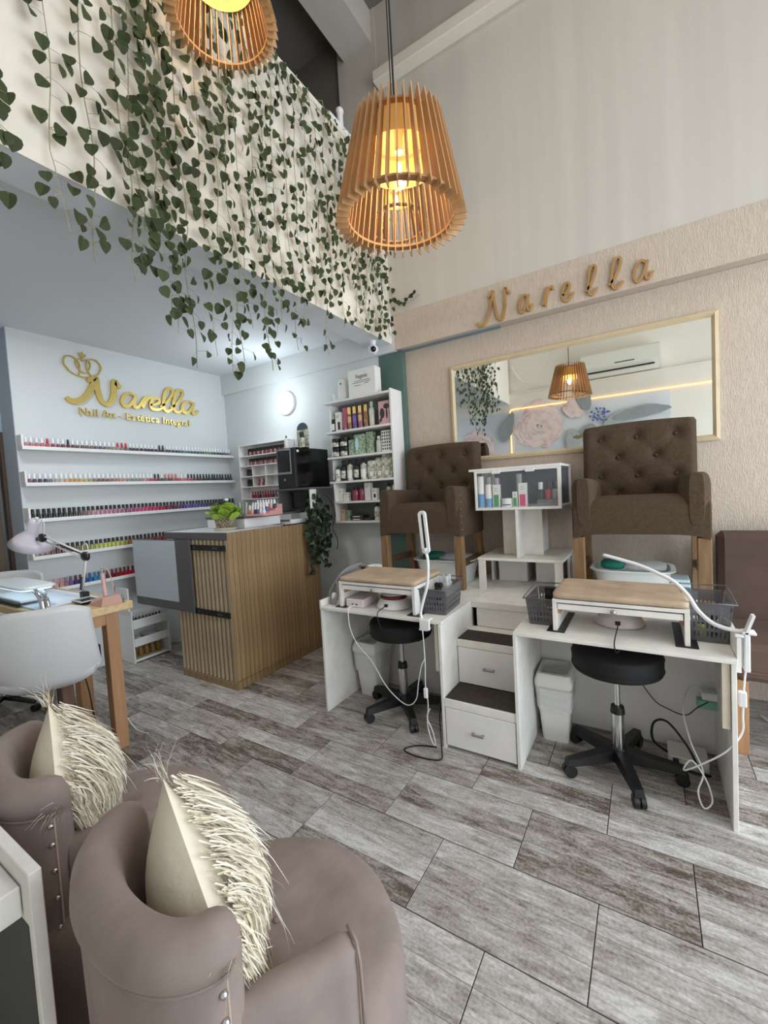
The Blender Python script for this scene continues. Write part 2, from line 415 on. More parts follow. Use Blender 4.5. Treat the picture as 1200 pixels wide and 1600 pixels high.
# right side: shop front
wr = MB(); wr.box(XR, XR+.15, -.45, -.1, 0, 5.85); wr.box(XR, XR+.15, 3.35, 3.75, 0, 5.85); wr.box(XR, XR+.15, -.1, 3.35, 2.85, 3.15); wr.box(XR, XR+.15, -.1, 3.35, 4.9, 5.85)
struct('wall_right', wr, W_CREAM)
for i, (z0, z1) in enumerate(((0.0, 2.85), (3.15, 4.9))):
    f = MB()
    for y in (-.1, 1.02, 2.15, 3.29): f.box(XR+.03, XR+.09, y, y+.06, z0, z1)
    for z in (z0, z1-.06): f.box(XR+.03, XR+.09, -.1, 3.35, z, z+.06)
    w = struct('window_%d' % (i+1), f, STEEL)
    for k in range(3): part('pane', MB().box(XR+.055, XR+.062, -.04+1.12*k, 1.03+1.12*k, z0+.06, z1-.06), GLASS, w)
gp = struct('ground_outside', MB().box(XR+.15, 9, -4, 8, -.12, -.06), mat('pavement', (150, 150, 150), .9, noise=.15, nscale=3))
# door at the far left
d = struct('door_1', MB().box(-4.80, -4.69, 1.385, 1.42, 0, 2.14), mat('door_brown', (116, 100, 84), .6, noise=.12, nscale=4, stretch=(6,6,.7)))
part('door_frame', MB().box(-4.69, -4.655, 1.36, 1.42, 0, 2.18).box(-4.80, -4.69, 1.36, 1.42, 2.14, 2.18), mat('door_frame_brown', (72, 54, 42), .6), d)
part('door_leaf', MB().box(-4.795, -4.775, .45, 1.36, 0, 2.14), MATS['door_brown'], d)
part('door_handle', MB().cyl((-4.775, 1.28, 1.0), (-4.73, 1.28, 1.0), .01).box(-4.74, -4.725, 1.17, 1.29, .99, 1.01), STEEL, d)

# ------------------------------------------------------------------ mirror
t = thing('wall_mirror_panel', 'long beige-framed rectangular mirror above the brown chairs', 'mirror', (-.52, YM, 2.12))
mx0, mx1, mz0, mz1 = -.922, .928, -.415, .415
fr = MB(); fw = .038
fr_pts = [(mx0, mz0), (mx1, mz0), (mx1, mz1), (mx0, mz1)]
inn = [(mx0+fw, mz0+fw), (mx1-fw, mz0+fw), (mx1-fw, mz1-fw), (mx0+fw, mz1-fw)]
mid = [(mx0+fw*.55, mz0+fw*.55), (mx1-fw*.55, mz0+fw*.55), (mx1-fw*.55, mz1-fw*.55), (mx0+fw*.55, mz1-fw*.55)]
for i in range(4):
    j = (i+1) % 4
    g = MB(); A, B, C_, D = fr_pts[i], fr_pts[j], inn[j], inn[i]; E_, F_ = mid[i], mid[j]
    v = [(A[0], -.003, A[1]), (B[0], -.003, B[1]), (C_[0], -.003, C_[1]), (D[0], -.003, D[1]),
         (A[0], -.022, A[1]), (B[0], -.022, B[1]), (C_[0], -.014, C_[1]), (D[0], -.014, D[1]), (E_[0], -.030, E_[1]), (F_[0], -.030, F_[1])]
    g.add(v, [(0,3,2,1), (0,1,5,4), (2,3,7,6), (4,5,9,8), (8,9,6,7), (0,4,8,7,3), (1,2,6,9,5)])
    part('frame_rail', g, FRAMEC, t)
part('mirror_glass', MB().box(mx0+fw*.9, mx1-fw*.9, -.012, -.004, mz0+fw*.9, mz1-fw*.9), MIRROR, t)

# ------------------------------------------------------------------ opposite wall (seen in the mirror)
tag(part('rose_mural', MB().box(-3.3, .3, YO+.001, YO+.006, .9, 2.70, 0), [mat('mural_ground', (216, 217, 218), .7, noise=.1, nscale=2.2, rgb2=(200, 206, 212))]), 'pale printed mural panel of roses and leaves on the wall behind', 'mural')
mur = bpy.data.objects['rose_mural']
PETM = [mat('print_rose_%d' % i, c, .7, noise=.25, nscale=9, rgb2=(236, 214, 206)) for i, c in enumerate(((226, 204, 200), (214, 184, 180), (234, 218, 214), (196, 162, 160)))]
LFM = [mat('print_leaf_%d' % i, c, .7, noise=.15, nscale=8) for i, c in enumerate(((150, 156, 156), (176, 180, 178), (120, 120, 84)))]
BLF = mat('print_blue_berry', (98, 112, 164), .7, noise=.2, nscale=60)
lay = [0]
def petal(mb, cx, cz, a, l, w, mi):
    lay[0] += 1; y = YO+.0065+lay[0]*.00015; v = []
    for k in range(14):
        th = 2*PI*k/14; r = 1+.08*math.sin(3*th+lay[0])
        px = l*(.5+.5*math.cos(th))*r; pz = w*math.sin(th)*(.55+.45*math.sin(PI*min(1, .25+.5*(1+math.cos(th))/2)))*r
        v.append((cx+px*math.cos(a)-pz*math.sin(a), y, cz+px*math.sin(a)+pz*math.cos(a)))
    mb.add(v, [tuple(range(14))], mi)
pm = MB()
def cup(mb, cx, cz, a, r, w, mi):
    # broad petal: crescent from the flower centre, with a darker rim underneath
    lay[0] += 2
    for sc, m_, dy in ((1.045, 3, 0), (1.0, mi, .00015)):
        y = YO+.0065+lay[0]*.00012+dy; v = []
        for k in range(15):
            th = -1+2*k/14; v.append((cx+r*sc*math.cos(a+th*w)*(1+.05*math.sin(7*th+a*3)), y, cz+r*sc*math.sin(a+th*w)*(1+.05*math.sin(5*th+a*2))))
        for k in range(15):
            th = 1-2*k/14; q = r*(.45+.12*th*th); v.append((cx+q*math.cos(a+th*w*.9), y, cz+q*math.sin(a+th*w*.9)))
        mb.add(v, [(k, k+1, 28-k, 29-k) for k in range(14)], m_)
for (cx, cz, s_) in ((-1.50, 2.40, .36), (-2.55, 2.1, .30), (-.95, 2.62, .15)):
    lay[0] += 1
    for ring in range(9):
        n_ = (7, 7, 6, 6, 5, 5, 4, 3, 3)[ring]; r = s_*(1.0-.105*ring)
        for k in range(n_): cup(pm, cx+.02*math.sin(ring*2.1), cz+.02*math.cos(ring*1.7), 2*PI*k/n_+ring*.83, r*(1+.10*math.sin(3.7*k+ring)), PI/n_*1.25, (0, 2, 0, 1, 2, 0, 1, 0, 1)[(ring+k) % 9])
    petal(pm, cx-s_*.06, cz, 0, s_*.14, s_*.07, 3)
part('rose_print', pm, PETM, mur, kind='stuff')
lm = MB()
for cx, cz, a, l, w, mi in ((-.75, 2.55, 1.9, .42, .10, 0), (-.70, 2.35, 4.4, .5, .13, 0), (-.55, 2.3, .35, .55, .09, 1), (-.45, 2.38, .12, .75, .09, 0), (-.5, 2.3, -.4, .5, .1, 1),
                            (-1.0, 2.3, 4.9, .38, .12, 1), (-.80, 2.2, 3.6, .14, .03, 2), (-.86, 2.15, 3.0, .12, .03, 2), (-2.1, 2.2, 1.2, .5, .12, 0), (-2.1, 1.9, -.4, .5, .14, 1)):
    petal(lm, cx, cz, a, l, w, mi)
part('leaf_print', lm, LFM, mur, kind='stuff')
bm_ = MB()
for k in range(34):
    a = rnd.uniform(0, 6.28); r = .15*math.sqrt(rnd.random()); petal(bm_, -.59+r*math.cos(a)-.016, 2.47+r*.75*math.sin(a), 0, .034, .016, 0)
part('berry_print', bm_, BLF, mur, kind='stuff')
t = tag(part('neon_strip_light', MB().tube([(-1.95, YO+.02, 1.2), (-1.95, YO+.02, 2.70), (-1.94, YO+.02, 2.73), (-1.90, YO+.02, 2.735), (.9, YO+.02, 2.72)], .007, 6), NEON), 'thin warm glowing strip light framing the rose mural', 'strip light')
t = thing('air_conditioner', 'white split air conditioner unit mounted high on the opposite wall', 'air conditioner', (-.32, YO, 3.02))
acp = [(0, 0), (0, .33), (.17, .33), (.205, .30), (.215, .12), (.17, .02), (.06, 0)]
part('casing', MB().prism([(y, z) for y, z in acp], -.5, .5, 0, Matrix(((0,0,1,0),(1,0,0,0),(0,1,0,0),(0,0,0,1)))), MATS.get('ac_white') or mat('ac_white', (226, 224, 212), .4), t)
part('air_slot', MB().box(-.44, .44, .150, .222, .035, .050), BLACK, t)
part('flap', MB().box(-.44, .44, .165, .225, .052, .060), MATS['ac_white'], t)
part('display', MB().box(-.05, .20, .212, .2175, .13, .142), BLACK, t)
tag(part('pipe_cable', MB().tube(bez([(-1.9, YO+.01, 3.45), (-1.75, YO+.012, 3.2), (-1.5, YO+.012, 3.08), (-1.35, YO+.012, 3.06)]), .008, 6), WPLAST), 'thin white cable curving along the wall beside the air conditioner', 'cable')
struct('trim_8', MB().box(-1.95, XR, YO-.01, YO+.012, 2.985, 3.005), W_CREAM)

# ------------------------------------------------------------------ ivy
def leaf_mesh(name, m, fold=.25):
    h = [(0, 0), (.26, -.10), (.48, .0), (.56, .26), (.48, .56), (.26, .84), (0, 1.05)]
    v = []; f = []
    for x, y in h: v.append((0, fold*.0, -y))
    for x, y in h[1:-1]: v.append((x, -fold*x*x-.04*y, -y))
    for x, y in h[1:-1]: v.append((-x, -fold*x*x-.04*y, -y))
    n = len(h)
    for i in range(n-1):
        a, b = i, i+1
        ra = [n+i-1] if i > 0 else []; rb = [n+i] if i+1 < n-1 else []
        f.append(tuple([a]+ra+rb+[b])); la = [n+5+i-1] if i > 0 else []; lb = [n+5+i] if i+1 < n-1 else []
        f.append(tuple(([a]+la+lb+[b])[::-1]))
    f = [q for q in f if len(q) > 2]
    me = bpy.data.meshes.new(name); me.from_pydata(v, [], f); me.materials.append(m)
    me.polygons.foreach_set('use_smooth', [False]*len(f)); me.update(); return me
IVL = [leaf_mesh('ivy_leaf_shape', LEAF, x) for x in (.5, .9, .2)]
prof = [(.35, 2.62), (.62, 2.58), (.87, 2.57), (1.0, 2.47), (1.10, 2.50), (1.18, 2.40), (1.26, 2.27), (1.36, 2.20), (1.48, 2.18), (1.6, 2.2), (1.72, 2.3), (1.84, 2.2), (1.96, 2.45), (2.2, 2.48), (2.5, 2.52), (2.75, 2.8), (3.0, 2.67), (3.2, 2.72), (3.42, 2.75)]
def pz(y):
    for (a, za), (b, zb) in zip(prof, prof[1:]):
        if a <= y <= b: return za+(zb-za)*(y-a)/(b-a)
    return 2.7
ys = [.60, .81, .965, 1.075, 1.15, 1.22, 1.29, 1.37, 1.46, 1.55, 1.64, 1.73, 1.82, 1.91, 2.01, 2.11, 2.21, 2.31, 2.42, 2.53, 2.63, 2.73, 2.83, 2.92, 3.00, 3.08, 3.16, 3.24, 3.32]
for i, y in enumerate(ys):
    zb = pz(y)+rnd.uniform(-.05, .12) if i > 2 else pz(y)
    if i > 8 and rnd.random() < .3: zb += rnd.uniform(.05, .35)
    big = 1.0 if i < 9 else .9
    t = thing('ivy_strand', '%s trailing ivy strand from the left end of the white balcony wall' % ordn(i+1), 'ivy', (XB+.03, y, 4.30), 0, 'ivy strands hanging over the balcony wall')
    L_ = 4.30-zb; N = int(L_/.06)
    pts = [Vector((-.03, 0, .02))]; sw = rnd.uniform(-.04, .04); ph = rnd.uniform(0, 6)
    for k in range(N+1):
        s = k/N; z = -L_*s
        pts.append(Vector((.012+.012*math.sin(ph+k*.7)+(.02 if z < -1.46 else 0), sw*s+.014*math.sin(ph+k*.45), z)))
    st = MB(); st.tube(pts, .0022, 4)
    lf = []
    dens = 3 if i in (5, 12) else 2
    for k in range(2, N+1):
        for q in range(dens):
            if rnd.random() < .20: continue
            sd = -1 if (q+k) % 2 else 1
            dy = sd*rnd.uniform(.02, .062) if q < 2 else rnd.uniform(-.03, .03)
            if rnd.random() < .5 and q < 2: dy = (-1 if q else 1)*rnd.uniform(.02, .06)
            p = pts[k]+Vector((rnd.uniform(.004, .03), dy, rnd.uniform(-.03, .03)))
            st.tube([pts[k]+Vector((0, 0, .02)), (pts[k]+p)/2+Vector((.006, 0, .012)), p], .0011, 3, cap=False)
            lf.append((p, rnd.uniform(.034, .050)*big))
    part('stem', st, STEM, t)
    for p, s in lf:
        o = link(bpy.data.objects.new('leaf', IVL[rnd.randrange(3)]), t)
        o.location = p; o.scale = (s, s, s)
        o.rotation_euler = (rnd.uniform(-.35, .55), rnd.uniform(-.6, .6), R(90)+rnd.uniform(-.8, .8))
# small sprig on the corner ledge
t = thing('ivy_sprig', 'short ivy tip lying over the ledge at the inner corner of the balcony', 'ivy', (-1.93, 3.41, 3.14))
part('stem', MB().tube([(0, 0, .12), (.05, -.015, .03), (.1, -.02, -.02), (.2, -.02, 0), (.3, -.02, .03)], .002, 4), STEM, t)
for k in range(9):
    o = link(bpy.data.objects.new('leaf', IVL[k % 3]), t); o.location = (.02+.03*k, -.03, .06-.015*k if k < 5 else -.03+.012*k); o.scale = (.035,)*3
    o.rotation_euler = (rnd.uniform(-.3, .5), rnd.uniform(-1, 1), rnd.uniform(-.6, .6))

# ------------------------------------------------------------------ slatted wooden pendants
def make_pendant():
    t = thing('pendant_lamp', '', 'pendant lamp', (0, 0, 0), 0, 'slatted wooden pendant lamps')
    H, rb, rt = .346, .222, .156; n = 40
    sl = MB().add([(-.0022, -.022, 0), (-.0022, .024, 0), (-.0022, .006+(rt-rb), H+.02), (-.0022, -.018+(rt-rb), H+.0),
                   (.0022, -.022, 0), (.0022, .024, 0), (.0022, .006+(rt-rb), H+.02), (.0022, -.018+(rt-rb), H+.0)],
                  [(0,1,2,3), (7,6,5,4), (0,4,5,1), (1,5,6,2), (2,6,7,3), (3,7,4,0)]).mesh('slat', PLY)
    for k in range(n):
        a = 2*PI*k/n; o = link(bpy.data.objects.new('slat', sl), t)
        o.rotation_euler = (0, 0, a-PI/2); o.location = (rb*math.cos(a), rb*math.sin(a), 0)
    for nm, r0, r1, z in (('lower_ring', rb-.024, rb+.004, .022), ('upper_ring', rt-.030, rt-.004, H-.025)):
        part(nm, MB().lathe([(r0, z), (r1, z), (r1-.0015, z+.008), (r0-.0015, z+.008), (r0, z)], n=48), PLY, t, 40)
    part('liner', MB().lathe([(rt-.026, H-.02), (rt-.026+.020, H-.125)], n=40), LINER, t, 180)
    part('top_disc', MB().lathe([(.004, H-.016), (rt-.02, H-.016), (rt-.02, H-.012), (.004, H-.012)], n=40), LINER, t, 40)
    part('lamp_holder', MB().cyl((0, 0, .255), (0, 0, H-.016), .016, n=12), mat('holder_cream', (222, 206, 176), .5), t, 40)
    b = part('bulb', MB().lathe([(.006, .258), (.014, .252), (.016, .235), (.034, .200), (.046, .165), (.041, .135), (.022, .116), (.002, .111)], n=16), BULBG, t, 180)
    part('filament', MB().cyl((0, 0, .145), (0, 0, .215), .008, n=8), FIL, b)
    part('cord', MB().cyl((0, 0, H-.016), (0, 0, 2.9), .004, n=6), BLACK, t)
    return t
PSPOT = [((-.770, 1.465, 2.500), 'slatted wooden pendant lamp, nearest one, hanging low in front of the plain upper wall'),
         ((-1.60, 1.41, 3.655), 'slatted wooden pendant lamp at the top left before the ivy-covered balcony'),
         ((-1.44, 2.70, 3.32), 'slatted wooden pendant lamp mostly hidden behind the nearest pendant')]
p0 = make_pendant(); p0.rotation_euler = (0, R(2), 0); p0.location = PSPOT[0][0]; p0['label'] = PSPOT[0][1]
for l, lb in PSPOT[1:]: dup(p0, l, 0.07, lb)
for o in bpy.data.objects:
    if o.name.startswith('cord') and o.parent and abs(o.parent.rotation_euler.y) > .01: o.rotation_euler = (0, -o.parent.rotation_euler.y, 0); o.location = (0, 0, 0)
for o in bpy.data.objects:
    if o.name.startswith('cord'):
        L_ = 5.75-o.parent.location.z; o.data = MB().cyl((0, 0, .35), (0, 0, L_), .004, n=6).mesh('cord', BLACK)
for i, (l, _) in enumerate(PSPOT): point('pendant_bulb_light_%s' % 'abc'[i], (l[0], l[1], l[2]+.18), 3.6 if i < 2 else 3.2, (1., .84, .60), .02)

# ------------------------------------------------------------------ script lettering
def stroke_w(w, lo=.45):
    return lambda s: w*(lo+(1-lo)*math.sin(PI*min(1, max(0, s)))**.6)
GL = {  # strokes in a unit box (x right, z up, x-height .45, ascender 1)
 'N': [[(-.42, .10), (-.30, -.02), (-.12, .04), (.02, .30), (.12, .74), (.16, 1.0)], [(-.02, .84), (.06, .92), (.16, 1.0), (.22, .60), (.34, .16), (.46, 0)], [(.44, .0), (.54, .06), (.62, .40), (.60, .98), (.70, .86), (.78, .80)]],
 'a': [[(.36, .40), (.22, .46), (.06, .34), (.02, .14), (.12, 0), (.26, .06), (.36, .26), (.40, .42)], [(.42, .44), (.38, .18), (.42, .02), (.52, .04), (.60, .16)]],
 'r': [[(0, .06), (.10, .26), (.18, .47)], [(.18, .47), (.16, .24), (.12, .02)], [(.15, .22), (.26, .42), (.38, .45), (.42, .38)]],
 'e': [[(.02, .16), (.18, .22), (.30, .34), (.24, .46), (.10, .42), (.04, .22), (.08, .04), (.22, 0), (.38, .08), (.46, .18)]],
 'l': [[(0, .14), (.16, .34), (.30, .70), (.32, .94), (.22, 1.0), (.12, .84), (.08, .40), (.12, .08), (.22, -.02), (.34, .08), (.40, .18)]],
}
# gold word on the left wall: local x runs along +y, facing +x
t = thing('name_sign', 'large gold mirrored script sign reading Narella on the left wall', 'sign', (XS, 1.70, 2.435), R(90))
sg = MB(); sl_ = .30
gcount = [0]
def glyph(mb, ch, x0, x1, z0, z1, w, d, slant=0.):
    xr = {'N': (-.42, .78), 'a': (.02, .60), 'r': (0, .44), 'e': (.02, .46), 'l': (0, .40)}[ch]; zr = 1.0 if ch in 'Nl' else .46
    kx = (x1-x0)/(xr[1]-xr[0]); kz = (z1-z0)/zr
    for st in GL[ch]:
        gcount[0] += 1; ribbon(mb, [(x0+(x-xr[0])*kx+z*kz*slant, z0+z*kz) for x, z in st], w, d+.0007*(gcount[0] % 5), n=7)
for ch, y0_, y1_, z0_, z1_, w_ in (('N', 1.765, 2.21, 2.465, 2.70, .052), ('a', 2.235, 2.42, 2.475, 2.612, .034), ('r', 2.40, 2.54, 2.475, 2.60, .034), ('e', 2.51, 2.66, 2.480, 2.60, .032),
                                ('l', 2.62, 2.77, 2.485, 2.73, .034), ('l', 2.735, 2.89, 2.490, 2.73, .034), ('a', 2.87, 3.07, 2.490, 2.625, .034)):
    glyph(sg, ch, y0_-1.70, y1_-1.70, z0_-2.435, z1_-2.435, stroke_w(w_, .5), .028, .18)
part('script_word', sg, BRASS, t)
t = thing('crown_emblem', 'small gold outline crown above the gold script sign', 'emblem', (XS, 1.93, 2.74), R(90))
cw = MB(); q = .0105
ribbon(cw, [(-.13, 0), (-.07, -.035), (0, -.045), (.07, -.03), (.13, .01)], q, 0.0180)
ribbon(cw, [(-.12, 0), (-.155, .05), (-.14, .11), (-.09, .125), (-.04, .09), (-.03, .03), (-.04, -.03)], q, 0.0186)
ribbon(cw, [(.125, .01), (.15, .07), (.12, .125), (.07, .13), (.03, .09), (.03, .03), (.06, -.025)], q, 0.0192)
ribbon(cw, [(-.05, .04), (-.06, .09), (-.02, .12), (0, .10), (.03, .12), (.06, .09), (.045, .03), (0, -.01), (-.05, .04)], q*.8, 0.0198)
part('crown_outline', cw, BRASS, t)
part('crown_finial', MB().prism([(-.028, .145), (0, .12), (.028, .145), (.03, .17), (.012, .16), (0, .185), (-.012, .16), (-.03, .17)], 0, .018, 0, Matrix(((1,0,0,0),(0,0,-1,0),(0,1,0,0),(0,0,0,1)))), BRASS, t)
t = thing('tagline_sign', 'gold raised lettering Nail Art - Estética Integral under the script sign', 'sign', (XS, 1.855, 2.345), R(90))
xx = 0
LTM = {}
for ch in 'Nail Art - Estética Integral':
    wd_ = {'i': .026, 'l': .026, ' ': .026, 't': .032, 'r': .034, 'f': .03, '-': .04, 'I': .028, 'N': .066, 'A': .06, 'E': .054}.get(ch, .052)
    if ch != ' ':
        o = textmesh('letter', ch, .098, .009, BRASS, (xx, -.02, 0), (R(90), 0, 0), t)
    xx += wd_*.99
# separate wooden letters on the beam
spec = [('N', -1.145, -.885, 2.785, 3.02), ('a', -.81, -.71, 2.80, 2.925), ('r', -.637, -.566, 2.795, 2.93), ('e', -.50, -.426, 2.80, 2.922), ('l', -.346, -.272, 2.80, 2.99), ('l', -.20, -.118, 2.797, 2.994), ('a', -.05, .057, 2.80, 2.93)]
ordl = ['capital N, first', 'a, second', 'r, third', 'e, fourth', 'l, fifth', 'l, sixth', 'a, last']
for (ch, xa_, xb_, za_, zb_), nm in zip(spec, ordl):
    g = MB(); glyph(g, ch, 0, xb_-xa_, 0, zb_-za_, .017 if ch == 'N' else .016, .018, .06)
    o = part('wooden_letter', g, GOLDW); o.location = (xa_, YU, za_); tag(o, 'golden wooden script letter %s of the row on the beige beam' % nm, 'letter', 'wooden letters on the beam')
tag(part('cable_duct', MB().box(-1.90, -.98, YU+.05, YU+.098, 2.764, 2.772), mat('duct_blue_grey', (120, 140, 150), .6)), 'thin blue-grey cable duct under the beige beam', 'cable duct')

# ------------------------------------------------------------------ left wall polish shelves
def polish_mesh(cap, body, kind=0):
    key = ('polish', cap, body, kind)
    if key in MATS: return MATS[key]
    cm = mat('cap_%d_%d_%d' % cap, cap, .3); bm = mat('varnish_%d_%d_%d' % body, body, .12, coat=.3)
    mb = MB(); n = 8
    if kind == 0:    # round bottle with a tall tapered cap
        mb.lathe([(0, 0), (.0125, .001), (.0135, .006), (.0135, .026), (.008, .033), (.006, .035)], n=n, mi=1)
        mb.lathe([(.0085, .034), (.0085, .037), (.0065, .062), (.005, .066), (0, .067)], n=n, mi=0)
    elif kind == 1:  # stout black-capped gel bottle
        mb.lathe([(0, 0), (.0132, .001), (.014, .005), (.014, .040), (.010, .044)], n=n, mi=1)
        mb.lathe([(.0105, .043), (.0105, .072), (.009, .075), (0, .075)], n=n, mi=0)
    else:            # square bottle
        mb.cbox(-.012, .012, -.012, .012, 0, .036, .002, 1); mb.lathe([(.008, .036), (.0085, .039), (.0075, .072), (0, .074)], n=n, mi=0)
    me = mb.mesh('nail_polish', [cm, bm], 50); MATS[key] = me; return me
WC, BC, PC = (238, 240, 242), (22, 20, 22), (196, 36, 62)
names = {WC: 'white', BC: 'black', PC: 'crimson'}
def pal(stops, n):
    out = []
    for i in range(n):
        x = i/(n-1)*(len(stops)-1); k = min(int(x), len(stops)-2); f = x-k
        c = tuple(int((a+(b-a)*f)/8)*8 for a, b in zip(stops[k][1], stops[k+1][1]))
        out.append((stops[k if f < .5 else k+1][0], c))
    return out
rows = []
n1 = 54
r1 = pal([('pink', (190, 120, 132)), ('rose', (184, 84, 104)), ('plum', (96, 52, 62)), ('mauve', (112, 76, 80)), ('grey', (96, 92, 92)), ('beige', (176, 152, 132)), ('dark brown', (52, 40, 40)), ('dark red', (70, 26, 34)), ('dark plum', (70, 34, 44)), ('navy', (44, 44, 62)), ('steel blue', (88, 108, 128)), ('teal', (52, 84, 92)), ('green', (110, 136, 84)), ('dark green', (36, 52, 48)), ('grey', (130, 140, 140))], n1)
rows.append((2.016, r1, lambda i: PC if i in (4, 19, 20, 21) else (BC if i in (8, 30, 31) else WC), 0))
r2 = pal([('mauve', (120, 84, 108)), ('dark grey', (70, 70, 74)), ('pearl', (200, 190, 186)), ('orange', (206, 142, 70)), ('lime', (188, 184, 110)), ('taupe', (116, 92, 92)), ('terracotta', (150, 96, 84)), ('peach', (204, 152, 132)), ('sage', (110, 150, 118)), ('pink', (196, 140, 156)), ('red', (176, 60, 76)), ('green', (52, 92, 66)), ('rose', (180, 70, 92)), ('coral', (198, 110, 92)), ('rose', (180, 66, 90)), ('black', (26, 30, 30)), ('black', (24, 26, 28)), ('black', (24, 26, 28)), ('black', (24, 26, 28)), ('black', (24, 26, 28))], n1)
rows.append((1.716, r2, lambda i: BC if i in (28, 29) or i > 37 else ((214, 120, 110) if 31 <= i <= 34 else WC), 0))
r3 = pal([('black', (36, 34, 38)), ('black', (38, 36, 38)), ('dark green', (46, 50, 42)), ('pink', (196, 142, 158)), ('pink', (200, 132, 156)), ('mauve', (150, 92, 124)), ('hot pink', (206, 78, 118)), ('crimson', (176, 40, 74)), ('plum', (100, 34, 62)), ('violet', (92, 78, 150)), ('purple', (96, 84, 160)), ('dark grey', (66, 64, 72)), ('black', (34, 34, 40)), ('black', (30, 30, 36))], n1)
rows.append((1.416, r3, lambda i: BC, 1))
r4 = pal([('beige', (170, 158, 126)), ('wine', (96, 40, 52)), ('olive', (132, 128, 74)), ('lime', (190, 196, 90)), ('lime', (184, 190, 80)), ('dark red', (110, 26, 40)), ('wine', (120, 24, 44)), ('red', (176, 38, 44)), ('orange red', (206, 70, 48)), ('red', (170, 40, 40)), ('brown', (70, 40, 36)), ('black', (40, 32, 34)), ('black', (34, 32, 34))], n1)
rows.append((1.106, r4, lambda i: BC, 1))
r5 = pal([('white', (226, 222, 216)), ('pink', (214, 150, 152)), ('navy', (40, 44, 112)), ('blue', (50, 130, 176)), ('brown', (112, 44, 40)), ('crimson', (188, 38, 66)), ('crimson', (196, 44, 80)), ('amber', (206, 142, 44)), ('brown', (120, 80, 70)), ('wine', (112, 36, 46)), ('lilac', (176, 130, 170)), ('plum', (76, 40, 70)), ('grey', (84, 84, 74)), ('wine', (80, 30, 44)), ('black', (40, 34, 38))], n1)
rows.append((.816, r5, lambda i: (r5[i][1] if i < 7 or 9 < i < 17 else (BC if i > 20 else (96, 40, 44))), 2))
rown = ['top', 'second', 'middle', 'fourth', 'lowest']
for ri, (z, cols, capf, kd) in enumerate(rows):
    y1 = 3.455
    t = thing('wall_shelf', 'long narrow white ledge shelf on the left wall, %s of five' % rown[ri], 'shelf', (XS, 1.39, z), 0, 'polish shelves on the left wall')
    part('ledge_board', MB().cbox(.0, .10, 0, y1-1.39, -.016, 0, .0015), MDF, t)
    part('end_board', MB().cbox(.0, .10, .0, .016, 0.0005, .105, .0015), MDF, t)
    part('front_lip', MB().cbox(.101, .110, 0, y1-1.39, -.018, .012, .0015), MDF, t)
    n = len(cols); step = (y1-.03-1.43)/(n-1)
    for i in range(n):
        cn, c = cols[i]; cap = capf(i)
        o = link(bpy.data.objects.new('nail_polish', polish_mesh(cap, c, kd)))
        o.location = (XS+.060+rnd.uniform(-.004, .004), 1.43+step*i+rnd.uniform(-.002, .002), z+.0005)
        if kd == 1: o.scale = (1.16, 1.16, 1.22)
        elif kd == 0: o.scale = (1.2, 1.2, 1.34)
        else: o.scale = (1.35, 1.35, 1.2)
        capn = names.get(cap, 'coloured')
        tag(o, '%s nail polish with %s cap, %s from left on %s wall shelf' % (cn, capn, ordn(i+1), rown[ri]), 'nail polish', 'nail polish on the %s shelf of the left wall' % rown[ri])

# round wall lamp
t = thing('round_wall_lamp', 'bright round white wall lamp above the computer', 'lamp', (-3.345, YK, 2.515))
ry = Matrix(((1,0,0,0),(0,0,1,0),(0,-1,0,0),(0,0,0,1)))
ry = Matrix(((1,0,0,0),(0,0,-1,0),(0,1,0,0),(0,0,0,1)))
part('base_ring', MB().lathe([(0, .001), (.128, .001), (.128, .035), (.113, .042)], n=40, M=ry), WPLAST, t, 40)
part('diffuser', MB().lathe([(.113, .040), (.100, .052), (.06, .058), (0, .060)], n=40, M=ry), LEDW, t, 180)

# organiser of small compartments on the back wall
x0, x1, y0, y1 = -4.06, -3.28, 3.345, YK
t = thing('compartment_shelf', 'grey-white wall organiser with small compartments full of polish', 'shelf', (x0, y1, 1.20))
LX = x1-x0
part('back_panel', MB().box(0, LX, -.006, 0, 0, .915), MDF, t)
for z in (0, .28-.0, .42, .54, .66, .775, .90):
    w = LX if z > .5 or z < .1 else .56
    part('shelf_board', MB().cbox(.012, LX-.012, -.118, -.006, z, z+.012), MDF, t)
part('side_panel', MB().cbox(0, .012, -.12, 0, 0, .915), MDF, t); part('side_panel', MB().cbox(LX-.012, LX, -.12, 0, 0, .915), MDF, t)
part('divider', MB().cbox(.205, .215, -.116, -.006, .433, .659), MDF, t); part('divider', MB().cbox(.42, .43, -.116, -.006, .433, .659), MDF, t)
def poly_row(zc, xs, cols, nm, kd=1, y=YK-.06, caps=None):
    for i, x in enumerate(xs):
        c = cols[i % len(cols)]; cap = (caps[i % len(caps)] if caps else BC)
        o = link(bpy.data.objects.new('nail_polish', polish_mesh(cap, c, kd))); o.location = (x, y, zc+.0005); o.scale = (1.1,)*3
        tag(o, '%s-capped polish, %s from left %s' % (names.get(cap, 'red'), ordn(i+1), nm), 'nail polish', 'nail polish '+nm)
frange = lambda a, b, n: [a+(b-a)*i/(n-1) for i in range(n)]
poly_row(1.20+.787, frange(-3.95, -3.31, 20), [(60, 40, 40), (190, 140, 110), (40, 36, 38), (176, 90, 96), (50, 50, 54), (200, 120, 120)], 'in the top compartment of the organiser')
poly_row(1.20+.672, frange(-3.94, -3.45, 16), [(150, 100, 96), (176, 130, 120), (110, 60, 66), (190, 150, 140), (130, 70, 80)], 'in the second row of the organiser')
poly_row(1.20+.552, frange(-3.99, -3.89, 4), [(40, 30, 34)], 'in the left cell under the second row of the organiser')
